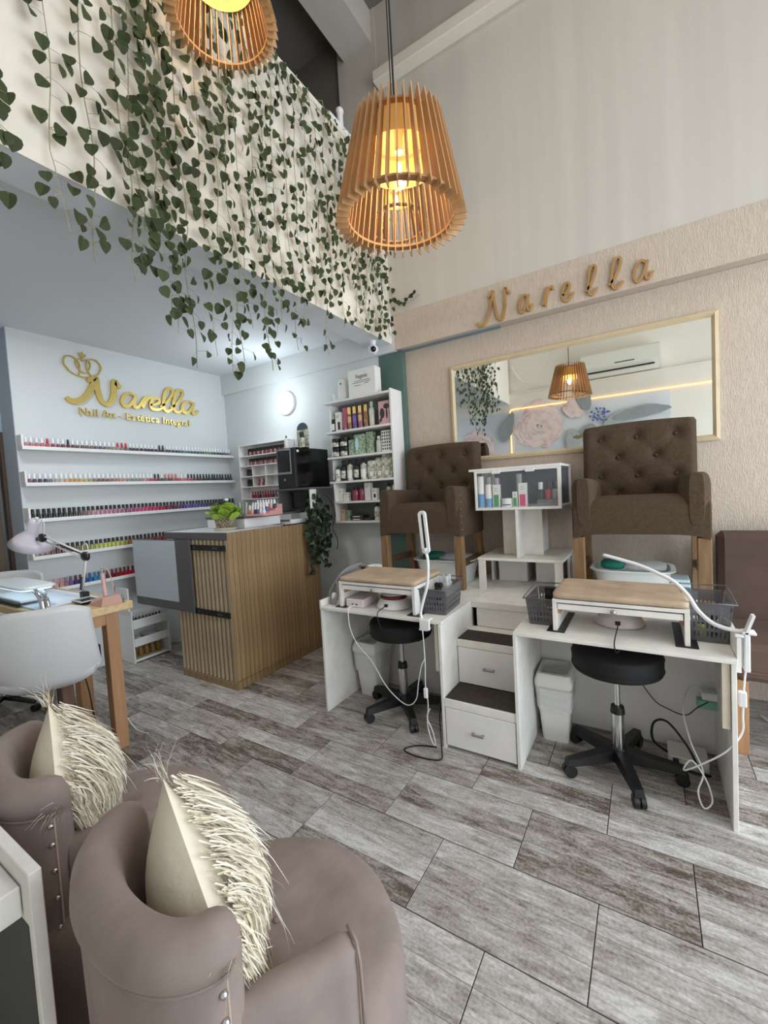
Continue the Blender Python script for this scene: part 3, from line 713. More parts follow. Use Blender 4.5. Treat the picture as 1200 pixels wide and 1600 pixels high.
poly_row(1.20+.432, frange(-3.99, -3.89, 4), [(36, 34, 36)], 'in the lower left cell of the organiser')
poly_row(1.20+.432, frange(-3.80, -3.66, 5), [(186, 40, 70), (214, 200, 200), (150, 30, 44), (214, 210, 208), (150, 30, 44)], 'in the middle cell of the organiser', 2, caps=[(186, 40, 70), WC, (150, 30, 44), WC])
poly_row(1.20+.292, frange(-3.93, -3.55, 10), [(160, 40, 70), (150, 34, 52), (170, 60, 80), (60, 30, 36), (120, 110, 104)], 'in the row under the cells of the organiser', 2, caps=[(160, 40, 70), (150, 34, 52)])
poly_row(1.20+.012, frange(-3.95, -3.66, 8), [(34, 32, 34), (90, 84, 84)], 'at the bottom of the organiser')

# ------------------------------------------------------------------ product shelf unit
xa, xb, yf, yb = -2.655, -1.905, 3.265, YK-.004
t = thing('product_shelf', 'white wall shelf unit full of cosmetics beside the teal strip', 'shelf', (xa, yb, 0))
D = yb-yf; LX = xb-xa
for z, a in ((2.385, -.025), (2.095, -.015), (1.85, -.01), (1.612, 0), (1.415, .04), (1.225, .04)):
    part('shelf_board', MB().cbox(a, LX-.021, -D, -.006, z-.02, z, .0015), MDF, t)
part('side_panel', MB().cbox(LX-.02, LX, -D, 0, 1.205, 2.40), MDF, t)
part('side_panel', MB().cbox(0.04, .056, -D+.004, 0, 1.226, 1.590), MDF, t); part('side_panel', MB().cbox(.0, .015, -D+.06, 0, 1.63, 1.828), MDF, t)
part('side_panel', MB().cbox(.0, .015, -D+.06, 0, 1.851, 2.074), MDF, t); part('side_panel', MB().cbox(.0, .015, -D+.06, 0, 2.097, 2.364), MDF, t)
part('back_panel', MB().box(.02, LX-.02, -.005, 0, 1.21, 2.38), mat('shelf_back', (120, 128, 124), .8), t)
PAPER = mat('print_paper', (232, 230, 222), .6, noise=.12, nscale=40)
BOT = mat('print_botanical', (238, 236, 224), .5, noise=.5, nscale=38, rgb2=(120, 128, 84)); BOT2 = mat('print_botanical_green', (190, 206, 178), .5, noise=.5, nscale=45, rgb2=(84, 116, 84))
BLKP = mat('print_black', (34, 32, 32), .5); AMB = mat('amber_liquid', (150, 104, 64), .12, coat=.4); PURP = mat('purple_liquid', (104, 72, 140), .12, coat=.4); ROSE = mat('rose_liquid', (168, 96, 120), .12, coat=.4)
PINKP = mat('pink_pack', (220, 150, 160), .45); WINE = mat('wine_liquid', (150, 66, 84), .15, coat=.4); GRN = mat('print_green', (40, 150, 84), .5); BLU = mat('print_blue', (92, 156, 206), .5); PNK = mat('print_pink', (214, 62, 116), .5); PURL = mat('print_purple', (70, 70, 160), .5)
WLAB = mat('white_label', (238, 236, 230), .5)
Yp = yf+.085
def prod(name, label, cat, x, y, z, grp=None, rz=0): return thing(name, label, cat, (x, y, z+.0008), rz, grp)
def label_patch(t, w, h, z, y, m, nm='label', r=None):
    if r: # curved label
        v = []; n = 7
        for k in range(n):
            a = -PI/2+(k/(n-1)-.5)*2*w; v += [(r*math.cos(a), r*math.sin(a), z), (r*math.cos(a), r*math.sin(a), z+h)]
        part(nm, MB().add(v, [(2*k, 2*k+2, 2*k+3, 2*k+1) for k in range(n-1)]), m, t)
    else: part(nm, MB().box(-w/2, w/2, -y-.0012, -y-.0002, z, z+h), m, t)
def carton(label, x, y, z, w, d, h, m, bands=(), rz=0, name='product_box', cat='box', grp=None, txt=True):
    t = prod(name, label, cat, x, y, z, grp, rz)
    part('carton', MB().cbox(-w/2, w/2, -d/2, d/2, 0, h, .001), m, t)
    for (a, b, c, e, bm) in bands: part('printed_panel', MB().box(a*w/2, b*w/2, -d/2-.001, -d/2-.0002, c*h, e*h), bm, t)
    if txt:
        for k in range(2): part('print_line', MB().box(-w*.3, w*(.3-.12*k), -d/2-.0018, -d/2-.0004, h*(.80-.07*k), h*(.80-.07*k)+h*.018), BLKP, t)
    return t
def bottle(label, x, y, z, r, h, bm, cm, kind='pump', lab=None, cat='bottle', grp=None, name='product_bottle'):
    t = prod(name, label, cat, x, y, z, grp)
    part('body', MB().lathe([(0, 0), (r*.92, .001), (r, .006), (r, h*.66), (r*.86, h*.75), (r*.34, h*.80), (r*.34, h*.83)], n=16), bm, t, 50)
    if kind == 'pump':
        part('pump', MB().cyl((0, 0, h*.83), (0, 0, h*.90), r*.42, n=10).cyl((0, 0, h*.90), (0, 0, h*.97), r*.14, n=8).box(-r*.55, r*.25, -r*.2, r*.2, h*.96, h), cm, t, 50)
    elif kind == 'dropper':
        part('dropper', MB().cyl((0, 0, h*.82), (0, 0, h*.90), r*.42, n=10).cyl((0, 0, h*.90), (0, 0, h), r*.25, r*.18, n=8), cm, t, 50)
    else:
        part('cap', MB().cyl((0, 0, h*.81), (0, 0, h), r*.62, n=14), cm, t, 50)
    if lab: label_patch(t, 1.0, h*.38, h*.14, 0, lab, r=r*1.015)
    return t
def mist(label, x, bm, lab, grp):
    t = prod('mist_bottle', label, 'bottle', x, Yp, 2.095, grp)
    part('body', MB().lathe([(0, 0), (.0215, .001), (.0225, .005), (.0225, .148), (.018, .153)], n=16), bm, t, 50)
    part('gold_cap', MB().cyl((0, 0, .153), (0, 0, .218), .0175, n=14), GOLDP, t, 50); label_patch(t, 1.1, .055, .075, 0, lab, r=.0228)
g1 = 'body mists on the upper product shelf'
bottle('dark dropper bottle with white label at the left end of the upper product shelf', -2.625, Yp, 2.095, .021, .165, BLKP, WPLAST, 'dropper', WLAB)
carton('tall white box with black flower print beside the dark dropper bottle', -2.555, Yp, 2.095, .060, .05, .190, PAPER, ((-.1, .9, .1, .5, BLKP),))
t = prod('squeeze_tube', 'pink and red squeeze tube standing on its cap', 'tube', -2.483, Yp+.01, 2.095)
part('tube_body', MB().add([(-.02, -.018, .03), (.02, -.018, .03), (.02, .018, .03), (-.02, .018, .03), (-.032, -.002, .225), (.032, -.002, .225), (.032, .002, .225), (-.032, .002, .225)], [(0,1,5,4), (1,2,6,5), (2,3,7,6), (3,0,4,7), (4,5,6,7)]), mat('magenta_tube', (190, 96, 120), .3), t)
part('cap', MB().cyl((0, 0, 0), (0, 0, .03), .019, n=12), PINKP, t, 50)
mist('amber body mist with gold cap, leftmost of the mists', -2.425, AMB, mat('gold_label', (206, 174, 110), .4), g1)
mist('violet body mist with gold cap, second of the mists', -2.365, PURP, mat('violet_label', (120, 80, 170), .4), g1)
mist('rose body mist with gold cap and gold label, third of the mists', -2.300, ROSE, MATS['gold_label'], g1)
mist('plain amber body mist with gold cap, rightmost of the mists', -2.235, AMB, AMB, g1)
bottle('clear silver spray bottle to the right of the body mists', -2.17, Yp, 2.095, .026, .235, mat('pearl_liquid', (206, 204, 190), .15, coat=.4), mat('clear_cap', (220, 220, 216), .1, alpha=.7), 'cap', None)
carton('black box behind between the spray bottle and the pink set', -2.105, Yp+.03, 2.095, .05, .05, .15, BLKP, txt=False)
t = carton('pink gift box with two dark brush shapes in its window', -2.02, Yp-.01, 2.095, .115, .04, .215, mat('pink_box', (226, 176, 178), .5), txt=False, rz=-.05)
for k, (u, w, a, b) in enumerate(((-.018, .105, .026, .048), (.03, .165, .032, .024), (.032, .10, .009, .05))):
    part('brush_print', MB().prism([(u+a*math.cos(th*PI/6), w+b*math.sin(th*PI/6)) for th in range(12)], 0.0204, .0216, 0, ry), mat('print_charcoal', (52, 48, 52), .5), t)
part('ribbon_print', MB().prism([(-.055, .02), (-.02, .04), (-.03, .08), (-.05, .05)], .0204, .0214, 0, ry), MATS['print_charcoal'], t)
# second row
def jar(label, x, z, grp, m=BLKP, lm=None):
    t = prod('cosmetic_jar', label, 'jar', x, Yp, z, grp)
    part('body', MB().lathe([(0, 0), (.046, .001), (.048, .005), (.048, .060), (.044, .064)], n=20), m, t, 50)
    part('lid', MB().cyl((0, 0, .064), (0, 0, .088), .049, n=20), BLACK, t, 50); label_patch(t, .95, .040, .010, 0, lm or BOT, r=.0487)
gj = 'stacked cosmetic jars'
jar('black cosmetic jar with floral label, lower left of the stack of four', -2.600, 1.85, gj); jar('black cosmetic jar with floral label, lower right of the stack of four', -2.500, 1.85, gj)
jar('black cosmetic jar with floral label, upper left of the stack of four', -2.600, 1.942, gj); jar('black cosmetic jar with floral label, upper right of the stack of four', -2.500, 1.942, gj)
carton('small green botanical box next to the stacked jars', -2.405, Yp, 1.85, .065, .06, .150, BOT2)
t = carton('large green botanical box with pale blue oval, in the middle of the second product shelf', -2.305, Yp-.01, 1.85, .115, .06, .19, BOT2, txt=False)
part('oval_print', MB().prism([(-.028+.02*math.cos(a*PI/6), .10+.06*math.sin(a*PI/6)) for a in range(12)], .0304, .0316, 0, ry), mat('print_pale_blue', (190, 226, 236), .4), t)
carton('tall green patterned box right of the large botanical box', -2.200, Yp+.01, 1.85, .075, .06, .205, BOT2)
bottle('silver capped white bottle on the second product shelf', -2.105, Yp, 1.85, .030, .155, mat('pearl_white', (206, 206, 202), .3), WPLAST, 'cap')
t = carton('white box covered with a grid of small black marks', -2.015, Yp, 1.85, .095, .06, .195, WLAB, txt=False)
for a in range(4):
    for b_ in range(6): part('print_mark', MB().box(-.040+a*.024, -.028+a*.024, -.0312, -.0304, .02+b_*.029, .036+b_*.029), BLKP, t)
# third row
gb = 'pump bottles with floral labels'
bottle('short white lotion bottle at the left of the third product shelf', -2.600, Yp-.01, 1.612, .030, .150, WLAB, BLACK, 'dropper', BOT)
for i, x in enumerate((-2.530, -2.455, -2.375, -2.295)):
    bottle('floral labelled pump bottle with black pump, %s of the four pump bottles' % ordn(i+1), x, Yp, 1.612, .034, .195, BLKP if i % 2 == 0 else BOT, BLACK, 'pump', BOT if i % 2 == 0 else WLAB, grp=gb)
for i, x in enumerate((-2.20, -2.12, -2.03)):
    t = prod('cosmetic_pouch', ('pale floral refill pouch, leftmost of three', 'pale floral refill pouch, middle one of three', 'pale floral refill pouch with orange leaves, rightmost of three')[i], 'pouch', x, Yp+.02*(i % 2), 1.612, 'floral pouches on the product shelf')
    part('pouch_body', MB().sell((0, 0, .088+.012*i), (.047+.006*i, .018, .088+.012*i), (.4, .35), 16, 9), BOT, t, 180)
    part('round_label', MB().prism([(.022*math.cos(a*PI/6), .05+.026*math.sin(a*PI/6)) for a in range(12)], .0185, .0195, 0, ry), WLAB, t)
# fourth and fifth row
carton('white box with small print at the left of the fourth product shelf', -2.575, Yp, 1.415, .055, .05, .125, PAPER)
carton('low white box beside the taller white box on the fourth product shelf', -2.505, Yp-.01, 1.415, .06, .05, .085, PAPER)
bottle('wine-red bottle with black cap, left one of the pair', -2.405, Yp, 1.415, .036, .135, WINE, BLACK, 'cap', grp='wine-red bottles'); bottle('wine-red bottle with black dropper, right one of the pair', -2.33, Yp, 1.415, .030, .145, WINE, BLACK, 'dropper', grp='wine-red bottles')
carton('tall white carton right of the wine-red bottles', -2.255, Yp, 1.415, .065, .05, .165, PAPER); carton('small white carton with black mark on the fourth product shelf', -2.18, Yp, 1.415, .055, .05, .11, PAPER, ((-.2, .6, .2, .5, BLKP),))
bottle('clear bottle at the right end of the fourth product shelf', -2.04, Yp+.02, 1.415, .024, .15, MATS['pearl_liquid'], BLACK, 'cap'); bottle('small dark bottle at the right end of the fourth product shelf', -1.97, Yp, 1.415, .02, .165, WLAB, BLACK, 'dropper')
carton('orange and white small box at the left of the lowest product shelf', -2.565, Yp, 1.225, .05, .04, .105, mat('peach_box', (220, 190, 160), .5)); carton('green botanical small box on the lowest product shelf', -2.500, Yp-.01, 1.225, .055, .04, .10, BOT2)
for i in range(2): carton(('flat dark grey box lying under the other one', 'flat dark grey box lying on top of the other one')[i], -2.375, Yp, 1.225+.026*i, .145, .10, .024, mat('dark_box', (60, 54, 54), .5), ((-.7, .5, .3, .6, WLAB),), txt=False, grp='flat dark boxes')
carton('short flat dark box right of the stacked flat ones', -2.255, Yp, 1.225, .075, .1, .024, MATS['dark_box'], txt=False)
bottle('white bottle with black dropper by the brown chair on the lowest product shelf', -2.17, Yp, 1.225, .028, .16, WLAB, BLACK, 'dropper', BOT)
# on top
t = carton('large white rectangular box on top of the product shelf', -2.215, yf+.06, 2.385, .30, .10, .245, WLAB, txt=False)
textmesh('printed_name', 'Veganis', .055, .0003, BLKP, (0, -.0512, .16), (R(90), 0, 0), t, 'CENTER', 1.0, .8)
for k, (a, b_) in enumerate(((-.08, .09), (-.10, .10), (-.08, -.01), (.03, .08))): part('print_line', MB().box(a, b_, -.0514, -.0503, (.135, .12, .095, .105)[k], (.135, .12, .095, .105)[k]+.004), BLKP, t)
t = prod('air_freshener', 'white rounded plastic dispenser standing on top of the product shelf', 'dispenser', -2.475, yf+.08, 2.385)
part('body', MB().sell((0, 0, .105), (.05, .045, .105), (.6, .35), 20, 12), WPLAST2, t, 180); part('nozzle', MB().cyl((0, -.048, .155), (0, -.040, .155), .008, n=10), BLACK, t)
tag(part('small_tube', MB().cyl((-2.56, yf+.04, 2.3858), (-2.575, yf+.04, 2.46), .006, n=8), WLAB, None, 50), 'thin white stick tube leaning on top of the product shelf', 'tube')

# ------------------------------------------------------------------ security camera
t = thing('security_camera', 'small white dome camera with black lens under the balcony corner', 'camera', (-2.05, 3.25, 2.832))
part('bracket', MB().cyl((0, 0, 0), (0, 0, -.04), .03, .022, n=16), WPLAST, t, 50)
part('housing', MB().sell((0, 0, -.075), (.045, .045, .045), (1, 1), 18, 10), WPLAST, t, 180)
part('lens', MB().sell((.018, -.028, -.080), (.026, .026, .026), (1, 1), 14, 8), BLACKG, t, 180)

# ------------------------------------------------------------------ reception counter
CX0, CX1, CY0, CY1, CZ = -3.50, -2.746, 2.095, 3.15, 1.245
t = thing('reception_counter', 'slatted light-oak reception counter with fluted end and grey-white top', 'counter', (CX1, CY0, 0))
w = CX1-CX0; l = CY1-CY0
part('carcass', MB().box(-w+.012, -.012, .03, l, .055, CZ-.062), mat('counter_core', (120, 98, 72), .7), t)
part('plinth', MB().box(-w+.03, -.010, .010, l, 0, .053), OAK, t)
part('dark_backing', MB().box(-.012, -.008, .004, l, .0, CZ-.002), DARKW, t)
ns = 24; sw = l/ns
sm = MB().cbox(-.008, 0, .0016, sw-.0016, .068, CZ-.003, .0012).mesh('slat', OAKS)
sk = MB().cbox(-.008, -.001, .0016, sw-.0016, .001, .064, .0012).mesh('skirting_slat', OAKS)
for k in range(ns):
    o = link(bpy.data.objects.new('slat', sm), t); o.location = (0, k*sw, 0)
    if k*sw > .56: o.scale = (1, 1, .992)
    o = link(bpy.data.objects.new('skirting_slat', sk), t); o.location = (0, k*sw, 0)
nf = 14; fwid = (w-.03)/nf
fm = MB().prism([(fwid/2+fwid*.36*math.cos(a), -.012*math.sin(a)) for a in [PI*i/6 for i in range(7)]]+[(fwid*.14, .006), (fwid*.86, .006)], .056, CZ-.062, 0).mesh('flute', OAKF)
part('flute_backing', MB().box(-w+.012, -.012, .020, .030, .055, CZ-.062), mat('flute_groove', (140, 116, 86), .7), t)
for k in range(nf):
    o = link(bpy.data.objects.new('flute', fm), t); o.location = (-w+.015+k*fwid, .018, 0)
part('corner_post', MB().cbox(-.022, -.009, 0, .02, .055, CZ-.062, .001), OAKF, t)
part('end_skirting', MB().cbox(-w+.04, -.010, -.003, .009, 0, .054, .001), OAK, t)
part('counter_top', MB().cbox(-w-.085, -.001, .001, .60, CZ-.060, CZ-.002, .002), GREYL, t)
part('top_surface', MB().box(-w-.085, -.002, .002, .60, CZ-.0019, CZ), mat('counter_white', (206, 212, 214), .35), t)
part('rear_top', MB().box(-w-.085, -.014, .602, l, CZ-.035, CZ-.012), GREYL, t)
for z in (1.10, .572):
    part('slide_rail', MB().cbox(-.50, -.025, -.012, .001, z, z+.044, .001), BLACK, t)
    for k in (-.40, -.15, -.12): part('rail_bolt', MB().cyl((k, -.0125, z+.022), (k, -.016, z+.022), .006, n=8), STEEL, t)
# sliding door leaf
t = thing('sliding_panel', 'grey panel with pale square inset sliding out left of the counter end', 'panel', (-3.195, 2.068, .577))
part('panel_board', MB().cbox(-.87, 0, 0, .014, 0, .607, .002), GREYL, t)
part('pale_inset', MB().cbox(-.868, -.200, -.0015, 0, .075, .598, .0006), mat('inset_grey', (186, 196, 200), .35), t)
# raised desk box behind the counter top
t = thing('raised_desk', 'raised white desk box with dark edge and open slot on the counter', 'desk', (-3.40, 2.40, CZ))
part('white_box', MB().cbox(0, .50, 0, .41, .001, .082, .002), MDF, t)
part('dark_top', MB().cbox(-.01, .515, -.01, .74, .083, .100, .002), GREYL, t)
part('slot_back', MB().box(.10, .12, .42, .74, .001, .082), BLACK, t); part('slot_floor', MB().cbox(.12, .62, .43, .735, -.010, .012, .001), MDF, t)
part('white_strip', MB().cbox(.60, .62, .43, .735, .012, .035, .001), MDF, t)
# hutch shelf
t = thing('monitor_hutch', 'dark narrow shelf on legs carrying the computer', 'shelf', (-3.05, 2.93, CZ+.10))
part('shelf_board', MB().cbox(0, .42, 0, .50, .205, .222, .002), GREYL, t)
part('upright', MB().cbox(.40, .418, .02, .10, .0, .204, .002), WPLAST2, t); part('upright', MB().cbox(.0, .018, .02, .48, .0, .204, .002), GREYL, t)
t = thing('computer_tower', 'black computer tower with grey-framed front door beneath display stand', 'computer', (-3.03, 2.94, CZ+.10+.2225))
part('case', MB().cbox(0, .24, .02, .49, 0, .385, .004), BLACKG, t)
part('front_panel', MB().cbox(0, .24, 0, .019, 0, .385, .006), BLACK, t)
part('door_frame', MB().cbox(.012, .195, -.008, 0, .135, .372, .003), WGREYP, t); part('door_glass', MB().cbox(.024, .183, -.011, -.0085, .158, .362, .001), BLACKG, t)
part('power_button', MB().cyl((.10, 0, .085), (.10, -.004, .085), .012, n=14), STEEL, t); part('sticker', MB().box(.05, .09, .05, .052, .3852, .3858).box(.2402, .2408, .03, .06, .34, .36), WLAB, t)
t = thing('computer_monitor', 'black computer monitor standing under the tower shelf', 'monitor', (-2.97, 3.05, CZ+.102))
part('screen', MB().cbox(0, .30, 0, .03, .03, .19, .003), BLACKG, t); part('stand', MB().cbox(.10, .2, 0, .12, 0, .008, .002).box(.13, .17, .032, .045, .008, .06), BLACK, t)
bottle('small white dropper bottle on top of the computer', -3.00+.19-.13, 3.0, CZ+.7085, .022, .125, WLAB, BLACK, 'dropper')
t = thing('display_card', 'arched floral display stand with small tubes on top of the computer', 'display stand', (-2.86, 3.15, CZ+.7085))
part('arched_card', MB().prism([(-.075, 0), (.075, 0), (.075, .18)]+[(.075*math.cos(a), .18+.075*math.sin(a)) for a in [PI*i/8 for i in range(1, 8)]]+[(-.075, .18)], 0, .004, 0, ry), BOT, t)
part('arch_band', MB().prism([(.073*math.cos(a), .185+.068*math.sin(a)) for a in [PI*i/8 for i in range(9)]], .0042, .0052, 0, ry), mat('slate_blue', (74, 82, 100), .5), t)
part('small_tube', MB().cyl((-.045, -.04, 0), (-.045, -.04, .09), .022, n=12), WLAB, t, 50); part('small_tube', MB().cyl((.03, -.05, 0), (.03, -.05, .10), .028, n=12), BOT, t, 50); part('base_tray', MB().cbox(-.08, .08, -.09, -.005, -.0, .004, .001), BLACK, t)
part('dark_bottle', MB().cyl((0, -.02, .004), (0, -.02, .16), .02, n=10), BLKP, t, 50)
# pink acrylic rack of bottles
t = thing('pink_bottle_rack', 'pink stepped acrylic rack on the raised desk', 'rack', (-2.93, 2.42, CZ+.1005))
part('rack_body', MB().prism([(0, 0), (.22, 0), (.22, .012), (.15, .02), (.15, .035), (.08, .04), (.08, .055), (0, .09)], 0, .24, 0, Matrix(((0,0,1,0),(-1,0,0,.22),(0,1,0,0),(0,0,0,1)))), mat('pink_acrylic', (224, 160, 160), .2, alpha=.85), t)
k_ = 0
for r_, (yy, zz) in enumerate(((.10, .056), (.045, .036), (.01, .014))):
    for c_ in range(6 if r_ else 7):
        k_ += 1; bc = [(70, 100, 170), (226, 222, 220), (226, 210, 206), (214, 110, 76), (214, 120, 84), (226, 200, 196), (40, 40, 44)][(c_+r_*2) % 7]
        o = link(bpy.data.objects.new('nail_polish', polish_mesh(WC, bc, 0))); o.location = (-2.93+.02+c_*.034, 2.42+yy+.05, CZ+.1008+zz); o.scale = (1.15,)*3
        tag(o, 'white-capped small polish in the pink rack, %s from left in %s row' % (ordn(c_+1), ('back', 'middle', 'front')[r_]), 'nail polish', 'polish bottles in the pink rack')
t = thing('colour_swatch_fan', 'fan of grey and white nail colour swatch sticks left of the pink rack', 'swatches', (-3.02, 2.46, CZ+.1005))
for k in range(7):
    a = R(-22+7*k); part('swatch_stick', MB().cbox(-.006, .006, -.001, .001, 0, .12, .0004, 0, Matrix.Translation((.012*k-.03, .01*k-.03, 0)) @ Matrix.Rotation(a*.4, 4, 'Y')), (WLAB, STEEL, WGREYP)[k % 3], t)
# potted pothos
t = thing('potted_plant', 'bright green pothos in a pebble-covered pot on the counter', 'potted plant', (-3.02, 2.30, CZ+.0008))
part('saucer', MB().lathe([(0, 0), (.088, .001), (.094, .018), (.088, .02), (.0, .02)], n=28), TERRA, t, 40)
part('pot', MB().lathe([(.068, .020), (.078, .11), (.082, .118), (.076, .118), (.070, .10), (0, .10)], n=24), mat('pot_mortar', (108, 96, 82), .9), t, 40)
pb = MB().sell((0, 0, 0), (.5, .28, .5), (1, 1), 7, 5).mesh('pebble', STONE, 180)
for ring in range(6):
    for k in range(17):
        a = 2*PI*(k+.5*(ring % 2))/17+rnd.uniform(-.05, .05); rr = .072+.0019*ring; o = link(bpy.data.objects.new('pebble', pb), t)
        o.location = (rr*math.cos(a), rr*math.sin(a), .030+.016*ring+rnd.uniform(-.002, .002)); s = rnd.uniform(.022, .028); o.scale = (s, s*.6, s*.66); o.rotation_euler = (0, rnd.uniform(-.5, .5), a-PI/2)
plm = leaf_mesh('pothos_leaf_shape', LEAFP, .5)
st = MB()
for k in range(40):
    a = rnd.uniform(0, 2*PI); rr = rnd.uniform(.03, .17); h = .125+rnd.uniform(.01, .12)*(1.1-rr*3)
    p = Vector((rr*math.cos(a), rr*math.sin(a), h)); st.tube(bez([(0.02*math.cos(a), .02*math.sin(a), .10), (p.x*.5, p.y*.5, h+.01), p], 4), .0018, 4)
    o = link(bpy.data.objects.new('leaf', plm), t); o.location = p; s = rnd.uniform(.065, .10); o.scale = (s*1.05, s, s)
    o.rotation_euler = (R(55)+rnd.uniform(-.3, .4), rnd.uniform(-.2, .2), a+PI/2)
part('stems', st, mat('pothos_stem', (120, 150, 60), .5), t)
part('white_flower', MB().sell((.01, .02, .25), (.022, .016, .012), (1, 1), 10, 6), WLAB, t, 180)
# dark trailing plant at the far end of the counter
t = thing('trailing_plant', 'dark green trailing plant hanging down the far end of the slatted counter', 'plant', (-2.66, 3.02, 1.36))
st = MB(); ld = [leaf_mesh('dark_leaf_shape', LEAFD, x) for x in (.5, .9)]
part('hanging_pot', MB().lathe([(.04, -.03), (.055, .05), (.05, .05), (.038, -.02), (0, -.02)], n=16), mat('dark_pot', (60, 52, 46), .6), t, 40)
for s_ in range(9):
    y = rnd.uniform(-.11, .12); x = rnd.uniform(-.03, .05); L_ = rnd.uniform(.35, .68); pts = [Vector((0, 0, .05)), Vector((x*.6, y*.6, .08))]
    for k in range(9): pts.append(Vector((x+rnd.uniform(-.02, .02), y+rnd.uniform(-.02, .02), .05-L_*(k+1)/9)))
    st.tube(pts, .002, 4)
    for k in range(2, len(pts)):
        for q_ in range(2):
            o = link(bpy.data.objects.new('leaf', ld[q_]), t); o.location = pts[k]+Vector((rnd.uniform(-.01, .03), rnd.uniform(-.035, .035), rnd.uniform(-.02, .03))); s = rnd.uniform(.035, .055); o.scale = (s, s, s)
            o.rotation_euler = (rnd.uniform(-.5, .5), rnd.uniform(-1, 1), R(60)+rnd.uniform(-1, 1))
for k in range(22):
    a = rnd.uniform(0, 6.28); o = link(bpy.data.objects.new('leaf', ld[k % 2]), t); o.location = (.06*math.cos(a), .06*math.sin(a), .07+rnd.uniform(-.02, .08)); s = rnd.uniform(.045, .06); o.scale = (s, s, s); o.rotation_euler = (rnd.uniform(-.2, 1), rnd.uniform(-.6, .6), a+PI/2)
part('stems', st, mat('dark_stem', (60, 62, 40), .7), t)
tag(part('black_cable', MB().tube(bez([(-2.645, 3.16, 1.5), (-2.60, 3.2, 1.42), (-2.56, 3.2, 1.3), (-2.60, 3.2, 1.16), (-2.55, 3.2, 1.05), (-2.58, 3.22, .95)]), .004, 5), BLACK, None, 180), 'black cable dangling behind the trailing plant', 'cable')

# ------------------------------------------------------------------ small open stand on the floor by the left wall
t = thing('small_open_stand', 'low white open stand with tilted trays beside the wooden table', 'shelf unit', (XS+.002, 2.03, 0))
part('side_panel', MB().cbox(0, .26, 0, .014, 0, .50, .002), MDF, t); part('side_panel', MB().cbox(0, .26, .345, .36, 0, .46, .002), MDF, t)
part('back_panel', MB().box(.0, .006, .014, .345, .01, .44), MDF, t)
part('upper_side', MB().cbox(.03, .26, -.016, -.002, .50, .72, .002), MDF, t)
for z, h in ((.325, .085), (.155, .075), (.012, .02)):
    part('tray_floor', MB().cbox(.006, .25, .015, .344, z, z+.010, .002), MDF, t); part('tray_front', MB().cbox(.251, .262, .015, .344, z, z+h, .002), MDF, t)
for i in range(9):
    for j in range(2):
        o = link(bpy.data.objects.new('nail_polish', polish_mesh((50, 36, 28) if j else (206, 200, 190), (70, 50, 34), 0))); o.location = (XS+.10+.10*j, 2.07+i*.033, .3355+.0); o.scale = (1.3,)*3
        tag(o, 'small %s-capped bottle in top tray of low stand, %s from left' % (('pale', 'dark')[j], ordn(i+1)), 'nail polish', 'bottles in the top tray of the low stand')
for i in range(5):
    bottle('amber glass bottle in the bottom tray of the low stand, %s from the left' % ordn(i+1), XS+.16, 2.085+i*.058, .0225, .022, .115, mat('amber_glass', (150, 118, 50), .15, coat=.5), GOLDP, 'cap', grp='amber bottles in the low stand')
for i in range(2):
    t2 = thing('white_hairdryer', 'white rounded device with black end in the middle tray of low stand, %s' % ('left one', 'right one')[i], 'device', (XS+.13, 2.11+.15*i, .198), .2)
    part('body', MB().sell((0, 0, 0), (.10, .045, .032), (.8, .8), 16, 10), WPLAST, t2, 180); part('black_end', MB().cyl((.085, .0, 0), (.105, 0, 0), .02, n=14), BLACK, t2, 50)

# ------------------------------------------------------------------ left and right pedicure desks with platform, steps between
DZ = .733
t = thing('left_desk', 'white board desk and platform under the left brown chair', 'desk', (-1.915, 2.162, 0))
part('desk_top', MB().cbox(0, .900, 0, 1.36, DZ-.018, DZ, .0015), MDF_W, t)
part('left_side', MB().cbox(.001, .018, .003, 1.35, 0, DZ-.0185, .0015), MDF_W, t)
part('left_lip', MB().cbox(0, .015, 0, .45, DZ+.0005, DZ+.045, .0015), MDF_W, t)
part('right_side', MB().cbox(.884, .902, -.012, .50, .0, DZ-.0185, .0015), MDF_W, t)
part('back_panel', MB().box(.018, .884, .55, .565, .0, DZ-.019), MDF, t)
part('inner_batten', MB().cbox(.845, .866, .02, .06, .43, DZ-.019, .001), MDF_W, t)
t = thing('right_desk', 'white board desk and platform under the right brown chair', 'desk', (-.607, 2.150, 0))
part('desk_top', MB().cbox(.0, .900, 0, 1.372, DZ-.018, DZ, .0015), MDF_W, t)
part('left_side', MB().cbox(0, .018, -.006, 1.36, 0, DZ-.0185, .0015), MDF_W, t)
part('right_side', MB().cbox(.880, .898, .010, 1.36, 0, DZ-.0185, .0015), MDF_W, t)
part('right_lip', MB().cbox(.901, .916, .03, .50, DZ-.06, DZ+.085, .0015), MDF_W, t)
part('back_panel', MB().box(.018, .880, .565, .58, .0, DZ-.019), MDF, t)
part('base_strip', MB().cbox(.018, .880, .555, .564, .0, .012, .001), WGREYP, t)
part('inner_batten', MB().cbox(.850, .878, .02, .06, .43, DZ-.019, .001), EDGE, t)
t = thing('drawer_steps', 'white step unit with two drawers and dark anti-slip treads', 'steps', (-1.012, 2.150, 0))
W_ = .404
part('lower_tread', MB().cbox(0, W_, 0, .225, .246, .292, .0015), MDF_W, t); part('upper_tread', MB().cbox(0, W_, .222, .505, .522, .565, .0015), MDF_W, t)
part('platform_top', MB().cbox(0, W_, .499, 1.372, .690, .7325, .0015), MDF_W, t)
part('riser', MB().cbox(.03, W_-.002, .506, .516, .566, .689, .001), MDF, t)
